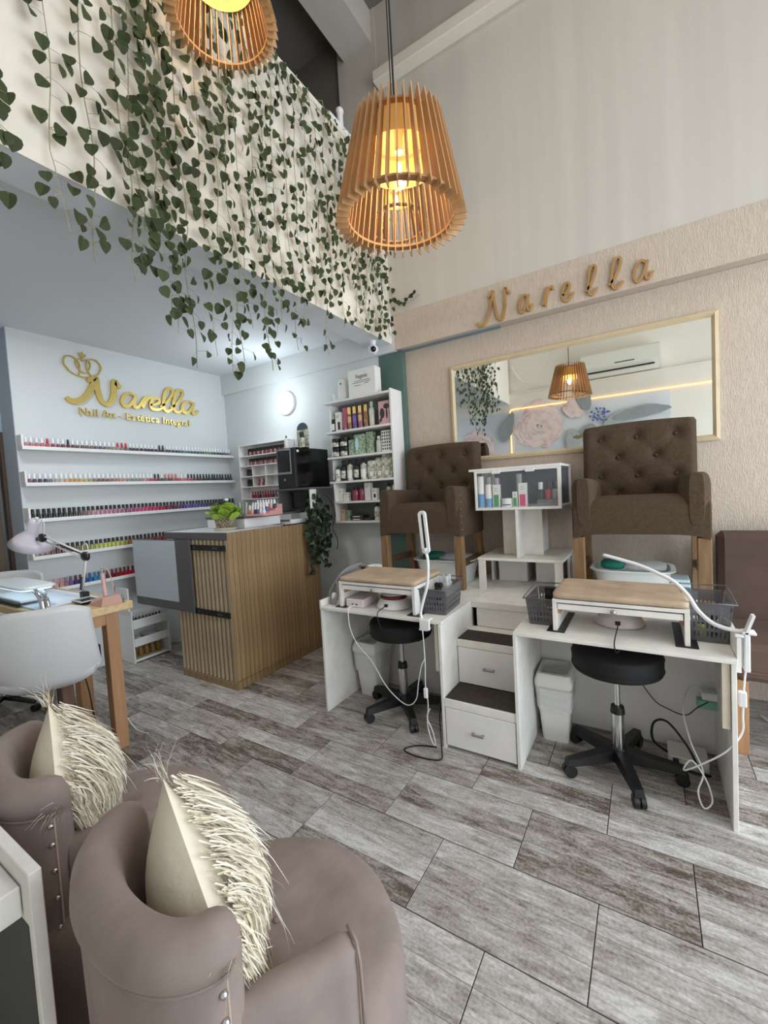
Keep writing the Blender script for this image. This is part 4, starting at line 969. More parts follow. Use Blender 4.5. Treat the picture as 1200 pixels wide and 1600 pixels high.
part('anti_slip_mat', MB().cbox(.002, W_-.002, .012, .215, .2925, .2965, .001), RUBBER, t); part('anti_slip_mat', MB().cbox(.002, W_-.002, .232, .405, .5655, .5695, .001), RUBBER, t)
for z0, z1, y in ((.024, .243, 0), (.300, .519, .222)):
    dr = part('drawer', MB().cbox(.004, W_-.004, y-.001, y+.014, z0, z1, .0015).box(.02, W_-.02, y+.014, y+.2, z0+.01, z1-.03), MDF, t)
    part('handle', MB().cbox(.162, .232, y-.026, y-.016, z0+.104, z0+.114, .002).box(.166, .172, y-.016, y, z0+.104, z0+.114).box(.222, .228, y-.016, y, z0+.104, z0+.114), STEEL, dr)

# bench with X stand and display case between the chairs
t = thing('white_bench', 'low white bench on the platform between the two brown chairs', 'bench', (-1.08, 2.99, .7332))
part('bench_top', MB().cbox(0, .592, 0, .53, .212, .232, .0015), MDF_W, t)
part('bench_leg', MB().cbox(.004, .056, .002, .02, 0, .2115, .0015), MDF_W, t); part('bench_leg', MB().cbox(.536, .588, .002, .02, 0, .2115, .0015), MDF_W, t)
part('bench_side', MB().cbox(.572, .588, .30, .52, 0, .2115, .0015), MDF_W, t); part('bench_side', MB().cbox(.004, .02, .30, .52, 0, .2115, .0015), MDF_W, t)
tag(part('white_crate', MB().cbox(-1.02, -.80, 3.30, 3.50, .734, .925, .004), MDF), 'white box standing under the bench, left one', 'box', 'boxes under the bench')
tag(part('white_crate', MB().cbox(-.735, -.55, 3.30, 3.50, .734, .925, .004), MDF), 'white box standing under the bench, right one', 'box', 'boxes under the bench')
t = thing('cross_stand', 'white cross-shaped panel stand under the display case', 'stand', (-.79, 3.19, .9655))
part('wide_panel', MB().cbox(-.15, .138, 0, .014, 0, .344, .0015), MDF_W, t); part('front_fin', MB().cbox(-.010, .010, -.170, -.0005, 0, .344, .0015), MDF_W, t)
part('rear_fin', MB().cbox(-.010, .010, .0145, .20, 0, .344, .0015), MDF_W, t); part('rear_panel', MB().cbox(.10, .114, .10, .32, 0, .344, .0015), MDF_W, t)
t = thing('display_case', 'white framed clear display case holding skin care boxes', 'display case', (-1.087, 3.016, 1.3105))
CW = .60
part('case_floor', MB().cbox(0, CW, 0, .45, 0, .018, .0015), MDF, t); part('case_lid', MB().cbox(-.04, CW-.0, -.0, .45, .288, .305, .0015), MDF, t)
part('left_post', MB().cbox(0, .016, 0, .016, .0185, .2875, .001), MDF, t); part('right_post', MB().cbox(CW-.024, CW-.001, 0, .018, .0185, .2875, .001), MDF, t)
part('right_rear_post', MB().cbox(CW-.018, CW-.001, .43, .449, .0185, .2875, .001), MDF, t); part('left_rear_post', MB().cbox(0, .016, .43, .449, .0185, .2875, .001), MDF, t)
part('top_rail', MB().cbox(.017, CW-.025, 0, .01, .272, .2875, .001), MDF, t)
for x in (.135, .37): part('hinge_block', MB().cbox(x, x+.06, -.010, -.0005, .262, .2875, .001), MDF, t)
GP = mat('acrylic_pane', (205, 212, 216), .05, alpha=.07)
part('front_pane', MB().box(.017, CW-.025, .004, .006, .019, .271), GP, t); part('side_pane', MB().box(CW-.012, CW-.010, .019, .429, .019, .287), GP, t); part('rear_pane', MB().box(.017, CW-.019, .440, .443, .019, .287), mat('tinted_pane', (92, 92, 98), .1, alpha=.80), t)
zc = 1.3285; yc = 3.075
def item(label, x, w, h, m, bm, frac, round_=False, y=yc):
    t = prod('skin_care_box' if not round_ else 'skin_care_can', label, 'box' if not round_ else 'can', x, y, zc)
    if round_:
        part('can', MB().lathe([(0, 0), (w/2, .001), (w/2, h*.72), (w*.46, h*.74), (w*.46, h), (0, h)], n=18), m, t, 50); label_patch(t, 1.2, h*frac, .004, 0, bm, 'printed_band', r=w/2+.0006)
    else:
        part('carton', MB().cbox(-w/2, w/2, -.02, .02, 0, h, .001), m, t); part('printed_band', MB().box(-w*.36, w*.36, -.0212, -.0203, .004, h*frac), bm, t)
        for k in range(2): part('print_line', MB().box(-w*.22, w*.22, -.0212, -.0203, h*(.82-.09*k), h*(.82-.09*k)+.003), mat('print_grey', (130, 130, 132), .5), t)
item('white can with light blue lower band, leftmost in the display case', -1.058, .050, .232, WLAB, BLU, .42, True)
item('shorter white can with blue patch, second in the display case', -1.000, .050, .170, WLAB, BLU, .36, True)
item('white box with green band next to the two cans', -.940, .050, .165, WLAB, GRN, .55)
t = prod('cream_jar', 'low white cream jar with purple stripe in the display case', 'jar', -.866, yc, zc)
part('body', MB().cyl((0, 0, 0), (0, 0, .042), .038, n=24), WLAB, t, 50); part('lid', MB().cyl((0, 0, .0425), (0, 0, .062), .039, n=24), WPLAST, t, 50); label_patch(t, .9, .009, .012, 0, PURL, 'stripe', r=.0386)
item('small white box with green band beside the cream jar', -.806, .034, .108, WLAB, GRN, .6)
item('white box with pink band, rightmost of the skin care boxes', -.752, .055, .168, WLAB, PNK, .52)
for i, (x, h) in enumerate(((-1.015, .225), (-.955, .215), (-.79, .235))):
    t = prod('clear_tube_bottle', 'clear capped tube bottle standing behind the boxes in the case, %s from the left' % ordn(i+1), 'bottle', x, yc+.055, zc)
    part('body', MB().cyl((0, 0, 0), (0, 0, h), .02, n=14), mat('clear_grey_plastic', (196, 200, 202), .1, alpha=.6), t, 50)
t = prod('bottle_tray', 'clear small tray holding nail polish in the display case', 'tray', -.585, yc+.03, zc)
part('tray', MB().cbox(-.07, .075, -.04, .04, 0, .045, .002), mat('tray_clear', (150, 150, 152), .2, alpha=.5), t)
for i, (c, cp) in enumerate((((30, 28, 30), WC), ((180, 50, 70), BC), ((150, 150, 150), BC))):
    o = link(bpy.data.objects.new('nail_polish', polish_mesh(cp, c, 1))); o.location = (-.635+i*.048, yc+.02, zc+.0465); o.scale = (1.6,)*3
    tag(o, ('dark nail polish with white cap in the display case', 'red nail polish with black cap in the display case', 'grey nail polish with black cap in the display case')[i], 'nail polish')

# ------------------------------------------------------------------ brown high armchairs
def tufted_back():
    W, H, D_ = .66, .56, .10
    btn = [(-.22, .46), (0, .46), (.22, .46), (-.11, .33), (.11, .33), (-.22, .20), (0, .20), (.22, .20), (-.11, .08), (.11, .08)]
    mb = MB(); nu, nv = 45, 37
    def dep(x, z):
        d = 0
        for bx, bz in btn:
            r2 = (x-bx)**2+(z-bz)**2; d += .026*math.exp(-r2/.0011)+.006*math.exp(-r2/.006)
        for (a, b) in ((0, 3), (1, 3), (1, 4), (2, 4), (3, 5), (3, 6), (4, 6), (4, 7), (5, 8), (6, 8), (6, 9), (7, 9)):
            ax, az = btn[a]; bx, bz = btn[b]; tt = max(0, min(1, ((x-ax)*(bx-ax)+(z-az)*(bz-az))/((bx-ax)**2+(bz-az)**2)))
            q = (x-ax-tt*(bx-ax))**2+(z-az-tt*(bz-az))**2; d += .004*math.exp(-q/.00012)
        return d
    def g(u, w):
        x = (u-.5)*W; z = w*H; e = min(u, 1-u)*W; f = min(1-w, 1)*H
        rnd_ = max(0, 1-e/.035)**2*.035+max(0, 1-f/.04)**2*.04
        sh = 1-.03*max(0, (.05-f)/.05)
        crown = .012*math.cos((u-.5)*PI)*w
        return (x*sh, min(.05, rnd_+dep(x, z)-.010), z+crown)
    mb.grid(g, nu, nv)
    mb.grid(lambda u, w: (((u-.5)*W)*(1-.02*(w > .97)), D_-.02*w*0, w*H+.012*math.cos((u-.5)*PI)*w-.02*(w > .98)), nu, 3)
    # side and top bands
    def ring(u, w):
        # around left side, top, right side
        s = u*(2*H+W)
        if s < H: x, z = -W/2, s
        elif s < H+W: x, z = -W/2+(s-H), H+.012*math.cos(((s-H)/W-.5)*PI)
        else: x, z = W/2, H-(s-H-W)
        cx = max(-W/2+.03, min(W/2-.03, x)); cz = min(z, H-.03)
        dx, dz = x-cx, z-cz; k = 1-.35*abs(2*w-1)**3
        if z > H-.03 or True: x2, z2 = cx+dx*k*1.12, (cz+dz*k*1.12 if z > cz else z)
        return (x2, .045+(w)*(.055), z2)
    mb.grid(ring, 60, 6)
    return mb, btn
def make_chair():
    t = thing('tufted_armchair', '', 'armchair', (0, 0, 0), 0, 'brown tufted high chairs')
    # local: centre front foot line at y=0, z=0 on the platform, x centred
    zb = .395; hw = .352
    def seat(u, w):
        # cross-section along depth at each x
        y = u
        return None
    mb = MB()
    prof = [(.50, .42), (.50, .60), (.10, .655), (.05, .652), (.015, .632), (-.004, .595), (-.006, .50), (-.004, .40)]
    nx = 15; xs = [-.345+.69*i/(nx-1) for i in range(nx)]
    v = []
    for x in xs:
        for (y, z) in prof:
            zz = z
            if z < .45: zz = zb+.028-.028*(abs(x)/.345)**6*1.0
            if z > .58: zz = z-.02*(abs(x)/.345)**4
            v.append((x*(1.0 if z < .5 else .985), y, zz))
    n = len(prof); f = []
    for i in range(nx-1):
        for k in range(n-1): f.append((i*n+k, (i+1)*n+k, (i+1)*n+k+1, i*n+k+1))
    f.append(tuple(range(n))); f.append(tuple(range((nx-1)*n, nx*n))[::-1])
    for i in range(nx-1): f.append(((i+1)*n, i*n, i*n+n-1, (i+1)*n+n-1))
    mb.add(v, f)
    part('seat', mb, BROWNF, t, 50)
    bk, btn = tufted_back()
    M_ = Matrix.Translation((0, .44, .57)) @ Matrix.Rotation(R(-4), 4, 'X')
    g2 = MB(); g2.add(bk.v, bk.f, 0, M_); bo = part('backrest', g2, BROWNF, t, 60)
    for bx, bz in btn:
        q = M_ @ Vector((bx, .012, bz)); part('button', MB().sell(q, (.011, .006, .011), (1, 1), 10, 6), BROWNF, bo, 180)
    for sgn in (-1, 1):
        am = MB(); xo = sgn*.352; wi = .135
        # arm: rounded vertical front, top falling gently to the back
        def arm(u, w, sgn=sgn):
            a = 2*PI*w; cx = sgn*(.352-wi/2)
            def pw(c, p): return math.copysign(abs(c)**p, c)
            y = -.010+u*.50
            top = .772-.02*u; bot = .47 if u < .25 else .44
            r = 1-max(0, 1-u/.07)**2.2*.5
            zc_, hz = (top+bot)/2, (top-bot)/2
            wx = wi/2*(1-.10*max(0, (zc_-hz*.2-(zc_+hz*pw(math.sin(a), .5)))/hz))
            return (cx+wx*pw(math.cos(a), .45)*r, y, zc_+hz*pw(math.sin(a), .45)*(1-max(0, 1-u/.05)**2*.06))
        am.grid(lambda u, w: arm(u, w), 14, 24, wrapv=True)
        am.add([arm(0, k/24) for k in range(24)], [tuple(range(24))]); am.add([arm(1, k/24) for k in range(24)], [tuple(range(24))[::-1]])
        # flat outer side skirt down to the leg
        am.cbox(sgn*.352-(.045 if sgn > 0 else 0), sgn*.352+(.045 if sgn < 0 else 0), .004, .49, zb-.005, .60, .008)
        part('armrest', am, BROWNF, t, 60)
        for k in range(6): part('stud', MB().sell((sgn*.353, .012, .45+.05*k), (.003, .004, .004), (1, 1), 6, 4), GOLDP, t, 180) if sgn > 0 else None
        xl = sgn*.318
        part('leg', MB().cbox(xl-.032, xl+.032, .004, .06, 0, zb+.01, .003), LEGW, t)
        part('leg', MB().add([(xl-.026, .47, 0), (xl+.026, .47, 0), (xl+.026, .51, 0), (xl-.026, .51, 0), (xl-.026, .42, zb+.01), (xl+.026, .42, zb+.01), (xl+.026, .47, zb+.01), (xl-.026, .47, zb+.01)],
                             [(3,2,1,0), (4,5,6,7), (0,1,5,4), (1,2,6,5), (2,3,7,6), (3,0,4,7)]), LEGW, t)
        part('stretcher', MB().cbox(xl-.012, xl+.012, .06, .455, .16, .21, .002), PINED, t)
    return t
ch = make_chair(); ch.location = (-1.503, 2.880, DZ+.0008); ch['label'] = 'brown button-tufted high armchair on the left platform next to the product shelf'
dup(ch, (-.058, 2.880, DZ+.0008), 0, 'brown button-tufted high armchair on the right platform by the sofa')
# basins under the chairs
def basin(label, x, y, w, d, h, z=DZ+.0008):
    t = thing('foot_basin', label, 'basin', (x, y, z), 0, 'foot basins under the chairs')
    def sup(a, rx, ry_): return (rx*math.copysign(abs(math.cos(a))**.5, math.cos(a)), ry_*math.copysign(abs(math.sin(a))**.5, math.sin(a)))
    v = []; n = 28; lv = [(.80, 0), (.97, h*.96), (1.08, h*.96), (1.08, h), (.96, h), (.78, .012)]
    for s_, zz in lv:
        for k in range(n): a = 2*PI*k/n; p = sup(a, w/2*s_, d/2*s_); v.append((*p, zz))
    f = [(j*n+k, j*n+(k+1) % n, (j+1)*n+(k+1) % n, (j+1)*n+k) for j in range(len(lv)-1) for k in range(n)]+[tuple(range(n))[::-1], tuple(range(5*n, 6*n))]
    part('tub', MB().add(v, f), mat('basin_white', (224, 228, 226), .35), t, 50)
    part('folded_towel', MB().sell((-w*.24, 0, h+.012), (w*.17, d*.30, .028), (.7, .7), 14, 8), mat('teal_cloth', (28, 120, 104), .9), t, 180)
    part('film_lining', MB().sell((w*.16, 0, h+.005), (w*.28, d*.34, .030), (.6, .8), 18, 8), BAG, t, 180)
    return t
basin('white foot basin with teal cloth under the left brown chair', -1.42, 3.22, .50, .34, .185)
basin('white foot basin with teal cloth under the right brown chair', -.10, 3.14, .44, .36, .185)
t = thing('stacked_trays', 'stack of pale blue plastic trays behind the right basin', 'trays', (.13, 3.30, DZ+.0008))
for k in range(4): part('tray', MB().cbox(-.09+.004*k, .09-.003*k, -.10, .08, .002+.026*k, .022+.026*k, .004), mat('pale_blue_plastic', (206, 226, 232), .4), t)

# ------------------------------------------------------------------ stools
def make_stool():
    t = thing('round_stool', '', 'stool', (0, 0, 0), 0, 'black rolling stools')
    part('seat', MB().lathe([(0, .530), (.190, .530), (.202, .535), (.206, .545), (.207, .612), (.203, .625), (.192, .632), (.10, .637), (0, .638)], n=48), BLACKM, t, 180)
    part('seam_ring', MB().lathe([(.206, .548), (.2095, .551), (.206, .554)], n=48), BLACKM, t, 180); part('seam_ring', MB().lathe([(.206, .606), (.2095, .609), (.206, .612)], n=48), BLACKM, t, 180)
    part('seat_plate', MB().cyl((0, 0, .515), (0, 0, .5345), .07, n=16), BLACK, t, 50)
    part('piston', MB().cyl((0, 0, .28), (0, 0, .515), .014, n=14), CHROME, t, 50)
    part('collar', MB().cyl((0, 0, .30), (0, 0, .335), .034, .030, n=18), BLACK, t, 50); part('column', MB().cyl((0, 0, .115), (0, 0, .30), .029, n=18), CHROME, t, 50)
    part('lever', MB().tube([(0.01, 0, .50), (.09, .02, .485), (.12, .025, .47)], .005, 6), BLACK, t, 180)
    part('hub', MB().lathe([(0, .06), (.05, .06), (.052, .10), (.036, .122), (0, .122)], n=20), BLACK, t, 50)
    for k in range(5):
        a = 2*PI*k/5; ca, sa = math.cos(a), math.sin(a); nx_, ny_ = -sa, ca
        def P_(r, s, z): return (r*ca+s*nx_, r*sa+s*ny_, z)
        lg = MB().add([P_(.03, -.032, .060), P_(.03, .032, .060), P_(.03, .028, .118), P_(.03, -.028, .118), P_(.285, -.021, .056), P_(.285, .021, .056), P_(.278, .017, .092), P_(.278, -.017, .092)],
                      [(0,1,5,4), (1,2,6,5), (2,3,7,6), (3,0,4,7), (4,5,6,7), (3,2,1,0)])
        part('base_leg', lg, BLACK, t)
        cs = part('caster', MB().cyl(P_(.262, 0, .04), P_(.262, 0, .062), .010, n=8), BLACK, t)
        for s_ in (-1, 1): part('wheel', MB().cyl(P_(.268, s_*.004, .0302), P_(.268, s_*.024, .0302), .030, n=16), BLACK, cs, 50)
        part('fork', MB().sell(P_(.266, 0, .036), (.022, .022, .018), (1, 1), 10, 6), BLACK, cs, 180)
    return t
s0 = make_stool(); s0.location = (-.155, 2.385, .0005); s0.rotation_euler = (0, 0, R(2)); s0['label'] = 'black round rolling stool tucked under the right desk'
dup(s0, (-1.43, 2.41, .0005), R(23), 'black round rolling stool tucked under the left desk')

# ------------------------------------------------------------------ waste bins
def make_bin():
    t = thing('waste_bin', '', 'bin', (0, 0, 0), 0, 'white waste bins under the desks')
    def loop(w, d, z, c=.02):
        o = []
        for (sx, sy) in ((1, 1), (-1, 1), (-1, -1), (1, -1)):
            for a in (0, 30, 60, 90):
                aa = R(a); q = (c*math.cos(aa), c*math.sin(aa))
                if (sx, sy) == (1, 1): p = (w-c+q[0], d-c+q[1])
                elif (sx, sy) == (-1, 1): p = (-w+c-q[1], d-c+q[0])
                elif (sx, sy) == (-1, -1): p = (-w+c-q[0], -d+c-q[1])
                else: p = (w-c+q[1], -d+c-q[0])
                o.append((*p, z))
        return o
    def loft(lv, cap0=True, cap1=True):
        v = []; [v.extend(l) for l in lv]; n = 16; f = [(j*n+k, j*n+(k+1) % n, (j+1)*n+(k+1) % n, (j+1)*n+k) for j in range(len(lv)-1) for k in range(n)]
        if cap0: f.append(tuple(range(n))[::-1])
        if cap1: f.append(tuple(range((len(lv)-1)*n, len(lv)*n)))
        return MB().add(v, f)
    part('bin_body', loft([loop(.070, .085, 0), loop(.095, .12, .33)], True, False), WPLAST2, t, 50)
    part('rim', loft([loop(.098, .124, .325), loop(.102, .128, .335), loop(.102, .128, .36), loop(.088, .112, .40), loop(.075, .095, .402), loop(.080, .105, .35), loop(.076, .10, .33)], False, True), WPLAST2, t, 40)
    lv = []
    for j in range(9):
        l = loop(.097-.008*(j/8), .122-.008*j/8, .322-.016*j, .03); lv.append([(x*(1+rnd.uniform(.01, .07)), y*(1+rnd.uniform(.01, .07)), z+rnd.uniform(-.004, .004)) for x, y, z in l])
    part('bag_liner', loft(lv, False, False), mat('bag_white', (232, 232, 230), .35, alpha=.75, bump=.7, bscale=40), t, 180)
    return t
b0 = make_bin(); b0.location = (-.485, 2.575, .0006); b0.rotation_euler = (0, 0, .05); b0['label'] = 'white plastic waste bin with bag under the right desk'
dup(b0, (-1.770, 2.560, .0006), -.05, 'white plastic waste bin with loose bag under the left desk')

# ------------------------------------------------------------------ hand rests on the desks
def armrest(label, x, y, w, d, h, group):
    t = thing('hand_rest_table', label, 'hand rest', (x, y, DZ+.0008), 0, group)
    part('top_board', MB().cbox(0, w, 0, d, h-.047, h-.030, .001), MDF_W, t)
    part('pad', MB().sell((w/2, d/2, h-.014), (w/2+.003, d/2+.003, .0155), (.12, .25), 40, 8), PAD, t, 180)
    for x0 in (0, w-.02): part('side_leg', MB().cbox(x0, x0+.02, 0, d, .004, h-.0475, .001), MDF_W, t)
    for x0 in (-.03, w-.055): part('foot_pad', MB().cbox(x0, x0+.085, -.012, d*.92, 0, .0038, .001), BLACK, t)
    dr = part('drawer', MB().cbox(.024, w-.024, .004, .018, h-.082, h-.054, .001).box(.03, w-.03, .018, d-.02, h-.08, h-.075), MDF_W, t)
    part('knob', MB().sell((w*.48, -.010, h-.070), (.013, .010, .013), (1, 1), 12, 8), STEEL, dr, 180)
    part('wood_runner', MB().box(.0205, .034, .03, d-.02, h-.11, h-.083).box(w-.034, w-.0205, .03, d-.02, h-.11, h-.083), PINE, t)
    return t
armrest('white hand rest with tan padded top on the left desk', -1.775, 2.208, .575, .40, .205, 'padded hand rests')
armrest('white hand rest with tan padded top on the right desk', -.425, 2.24, .57, .385, .197, 'padded hand rests')

# electric file box
t = thing('control_box', 'flat pinkish-white control box under the left hand rest', 'device', (-1.735, 2.225, DZ+.0008), R(4))
part('box_body', MB().cbox(0, .135, 0, .21, 0, .055, .005), mat('pinkish_white', (222, 208, 208), .35), t)
for x in (.045, .075): part('socket', MB().cbox(x, x+.016, -.002, .0, .018, .026, .0006), BLACK, t)
def uv_lamp(label, x, y, red):
    t = thing('curing_lamp', label, 'lamp', (x, y, DZ+.0008), 0, 'nail curing lamps')
    part('shell', MB().lathe([(0, .002), (.115, .002), (.118, .012), (.10, .045), (.075, .070), (.055, .082)], n=32, sx=1, sy=.9), WPLAST if red else mat('pearl_pinkish', (206, 196, 192), .3), t, 180)
    if red: part('dark_red_ring', MB().lathe([(.086, .062), (.092, .070), (.084, .084), (.06, .088)], n=32, sy=.9), mat('dark_red_plastic', (104, 34, 32), .25), t, 180)
    part('top_dome', MB().lathe([(.084, .080), (.074, .094), (.04, .102), (0, .104)], n=32, sy=.9) if red else MB().lathe([(.10, .045), (.080, .070), (.04, .092), (0, .098)], n=32, sy=.9), mat('pearl_dome', (206, 196, 192), .25), t, 180)
    part('socket', MB().cbox(-.014, .010, -.103, -.092, .022, .040, .001), BLACK, t)
    return t
uv_lamp('white curing lamp with dark red ring under the left hand rest', -1.43, 2.345, True)
uv_lamp('faceted pale curing lamp under the right hand rest', -.14, 2.48, False)

# baskets
def basket(label, x, y, rz, w, d, h, lean=.12, dark=True):
    t = thing('plastic_basket', label, 'basket', (x, y, DZ+.0008), rz, 'grey plastic baskets on the desks')
    th = .0025; m = GREYT
    part('floor_panel', MB().box(-w/2*.86, w/2*.86, -d/2*.9, d/2*.9, 0, .003), m, t)
    def wall(a, b, nh):
        # a,b bottom corners; tops flare out; a lattice with slots
        mb = MB(); A = Vector(a); B = Vector(b); c = Vector((0, 0, 0)); out = (Vector((B.y-A.y, A.x-B.x, 0))).normalized()
        up = Vector((0, 0, h))+out*h*.10; e = (B-A)
        def quad(u0, u1, v0, v1):
            P0 = [A+e*u+up*vv+e*(u-.5)*.14*vv for u, vv in ((u0, v0), (u1, v0), (u1, v1), (u0, v1))]; Q = [p+out*th for p in P0]
            mb.add(P0+Q, [(3,2,1,0), (4,5,6,7), (0,1,5,4), (1,2,6,5), (2,3,7,6), (3,0,4,7)])
        rows_ = [.0, .12, .36, .40, .62, .66, .80]
        quad(0, 1, 0, .14); quad(0, 1, .27, .36); quad(0, 1, .49, .58); quad(0, 1, .70, 1.0)
        for v0, v1 in ((.14, .27), (.36, .49), (.58, .70)):
            for k in range(nh+1):
                bw = .5/nh; u = k/nh*(1-bw)
                quad(u, u+bw, v0, v1)
        return mb
    x0, x1, y0, y1 = -w/2*.86, w/2*.86, -d/2*.9, d/2*.9
    n1_, n2_ = max(4, int(w/.018)), max(6, int(d/.018))
    part('lattice_wall', wall((x0, y0, 0), (x1, y0, 0), n1_), m, t); part('lattice_wall', wall((x1, y0, 0), (x1, y1, 0), n2_), m, t)
    part('lattice_wall', wall((x1, y1, 0), (x0, y1, 0), n1_), m, t); part('lattice_wall', wall((x0, y1, 0), (x0, y0, 0), n2_), m, t)
    q = h*1.0; a = .10*h; W_, D2 = w/2*.86+a+.012, d/2*.9+a+.012
    part('rim', MB().tube([(-W_, -D2, q), (W_, -D2, q), (W_, D2, q+.02), (-W_, D2, q+.02)], .004, 6, closed=True), m, t, 180)
    return t
basket('smoky grey lattice basket with tools and clear bottles on the left desk', -1.12, 2.42, R(4), .16, .30, .155)
basket('smoky grey lattice basket left of the hand rest on the right desk', -.497, 2.45, 0, .14, .29, .145)
basket('smoky grey lattice basket at the right end of the right desk', .222, 2.46, 0, .15, .26, .185)
# contents
def clutter(name, label, cat, x, y, z, fn): 
    t = thing(name, label, cat, (x, y, z)); fn(t); return t
def f_black(t):
    part('body', MB().sell((0, 0, .05), (.022, .02, .05), (.7, .6), 12, 8), BLACK, t, 180); part('grip', MB().cbox(-.02, .03, -.014, .014, .085, .115, .005), BLACK, t)
clutter('black_clip_tool', 'black plastic tool sticking out of the left desk basket', 'tool', -1.12, 2.37, DZ+.06, f_black)
clutter('black_clip_tool', 'black plastic tool sticking out of the basket left of the right hand rest', 'tool', -.485, 2.47, DZ+.06, f_black)
for i, (x, y) in enumerate(((-1.14, 2.46), (-1.10, 2.50), (-1.15, 2.52), (-1.09, 2.44))):
    bottle('clear small bottle in the left desk basket, %s one counted from rear left' % ordn(i+1), x, y, DZ+.02, .02, .175+.01*(i % 2), mat('clear_bottle', (220, 222, 222), .08, alpha=.55), MATS['clear_cap'], 'cap', grp='clear bottles in the left basket')
for i, (x, y, c) in enumerate(((.20, 2.42, (190, 206, 60)), (.25, 2.47, (60, 70, 70)), (.21, 2.50, (120, 120, 120)))):
    o = link(bpy.data.objects.new('nail_polish', polish_mesh(BC, c, 1))); o.location = (x, y, DZ+.005); o.scale = (1.3,)*3
    tag(o, ('lime nail polish bottle in the right end basket', 'dark nail polish bottle in the right end basket', 'grey nail polish bottle in the right end basket')[i], 'nail polish')

# clamp-on gooseneck lamps
t = thing('gooseneck_lamp', 'white gooseneck lamp with upright slotted head clamped to the left desk', 'lamp', (0, 0, 0))
t.location = (-1.11, 2.155, DZ); 
part('clamp', MB().cbox(-.035, .035, -.018, .03, .003, .014, .003).cbox(-.03, .035, -.022, -.006, -.05, .010, .004).cbox(-.035, .02, -.02, .03, -.056, -.044, .003), WPLAST, t)
part('clamp_screw', MB().cyl((0, .01, -.045), (0, .01, -.022), .006, n=8), STEEL, t)
neck = bez([(-.02, -.004, .010), (-.026, 0, .05), (-.005, 0, .12), (.022, 0, .20), (.034, 0, .28), (.036, 0, .36), (.028, -.0, .40)], 8)
part('gooseneck', MB().tube(neck, .0085, 10), WPLAST, t, 180)
hd = []
for k in range(28):
    a = 2*PI*k/28; x = .024*math.cos(a); z = (.10 if math.sin(a) > 0 else -.10)+.024*math.sin(a)
    hd.append((x, z))
hp = Matrix.Translation((.022, 0, .515)) @ Matrix.Rotation(R(-4), 4, 'Y') @ ry
v = []; hn = 28
inn_ = [(x*.36, (z-math.copysign(.012, z))) for x, z in hd]
for z_ in (-.008, .008): v += [(x, z, z_) for x, z in hd]+[(x, z, z_) for x, z in inn_]
f = []
for k in range(hn):
    j = (k+1) % hn
    f += [(k, j, hn+j, hn+k), (2*hn+j, 2*hn+k, 3*hn+k, 3*hn+j), (k, 2*hn+k, 2*hn+j, j), (hn+j, 3*hn+j, 3*hn+k, hn+k)]
hm = MB().add(v, f, 0, hp); hm.cyl((.0265, 0, .40), (.023, 0, .425), .0095, .022, n=12)
part('slotted_head', hm, WPLAST, t, 40); part('head_slot', MB().box(-.007, .007, -.10, .10, -.002, .002, 0, hp), BLACK, t)
t = thing('gooseneck_lamp', 'white gooseneck lamp arching over the right hand rest, clamped at the desk corner', 'lamp', (.30, 2.20, DZ))
part('clamp', MB().cbox(.018, .038, -.02, .04, -.055, .10, .004).cbox(-.012, .018, -.02, .04, .086, .10, .003).cbox(.012, .058, -.02, .03, .10, .112, .003), WPLAST, t)
part('clamp_wing', MB().add([(.02, -.02, .10), (.03, -.02, .10), (.055, -.02, .18), (.045, -.02, .18), (.02, .02, .10), (.03, .02, .10), (.055, .02, .18), (.045, .02, .18)], [(0,1,2,3), (7,6,5,4), (0,4,5,1), (1,5,6,2), (2,6,7,3), (3,7,4,0)]), WPLAST, t)
part('gooseneck', MB().tube(bez([(.02, 0, .108), (-.03, .01, .110), (-.08, .03, .124), (-.125, .06, .165), (-.16, .09, .225), (-.21, .12, .275), (-.27, .14, .306), (-.36, .17, .340), (-.50, .20, .375)], 8), .0085, 10), WPLAST, t, 180)
# spray bottle, paper roll, grey holder at the left desk's left end
t = thing('spray_bottle', 'white spray bottle with black and chrome trigger behind the left hand rest', 'bottle', (-2.03+.10, 2.66, DZ+.0008))
t.location = (-1.965, 2.60, .72)
t.location = (-1.88, 2.655, DZ+.0008)
part('body', MB().lathe([(0, 0), (.036, .001), (.038, .01), (.038, .11), (.030, .135), (.014, .15), (.014, .16)], n=20), WPLAST, t, 50)
part('collar', MB().cyl((0, 0, .158), (0, 0, .18), .017, n=14), BLACK, t, 50); part('trigger_head', MB().cbox(-.045, .035, -.012, .012, .18, .205, .005).cbox(-.030, -.022, -.006, .006, .145, .182, .002), CHROME, t)
t = thing('paper_roll', 'white paper roll standing next to the spray bottle', 'paper roll', (-1.795, 2.69, DZ+.0008))
part('roll', MB().lathe([(.018, 0), (.055, 0), (.055, .195), (.018, .195), (.018, 0)], n=32), mat('paper_white', (234, 232, 226), .9, bump=.2, bscale=60), t, 50)
t = thing('grey_handpiece_holder', 'grey looped wire holder leaning at the left end of the left desk', 'holder', (-1.86, 2.24, DZ+.0008))
part('loop', MB().tube(bez([(-.03, .02, .03), (.02, -.02, .02), (.05, -.01, .06), (.03, .03, .12), (.0, .06, .16), (.02, .16, .22), (.06, .28, .24)], 6), .010, 8), WGREYP, t, 180)
part('loop_back', MB().tube(bez([(-.03, .02, .03), (-.045, .03, .07), (-.03, .06, .12), (.0, .12, .19), (.05, .25, .225)], 6), .010, 8), WGREYP, t, 180)
part('cotton', MB().sell((.0, .02, .05), (.022, .02, .03), (1, 1), 12, 8), WLAB, t, 180)

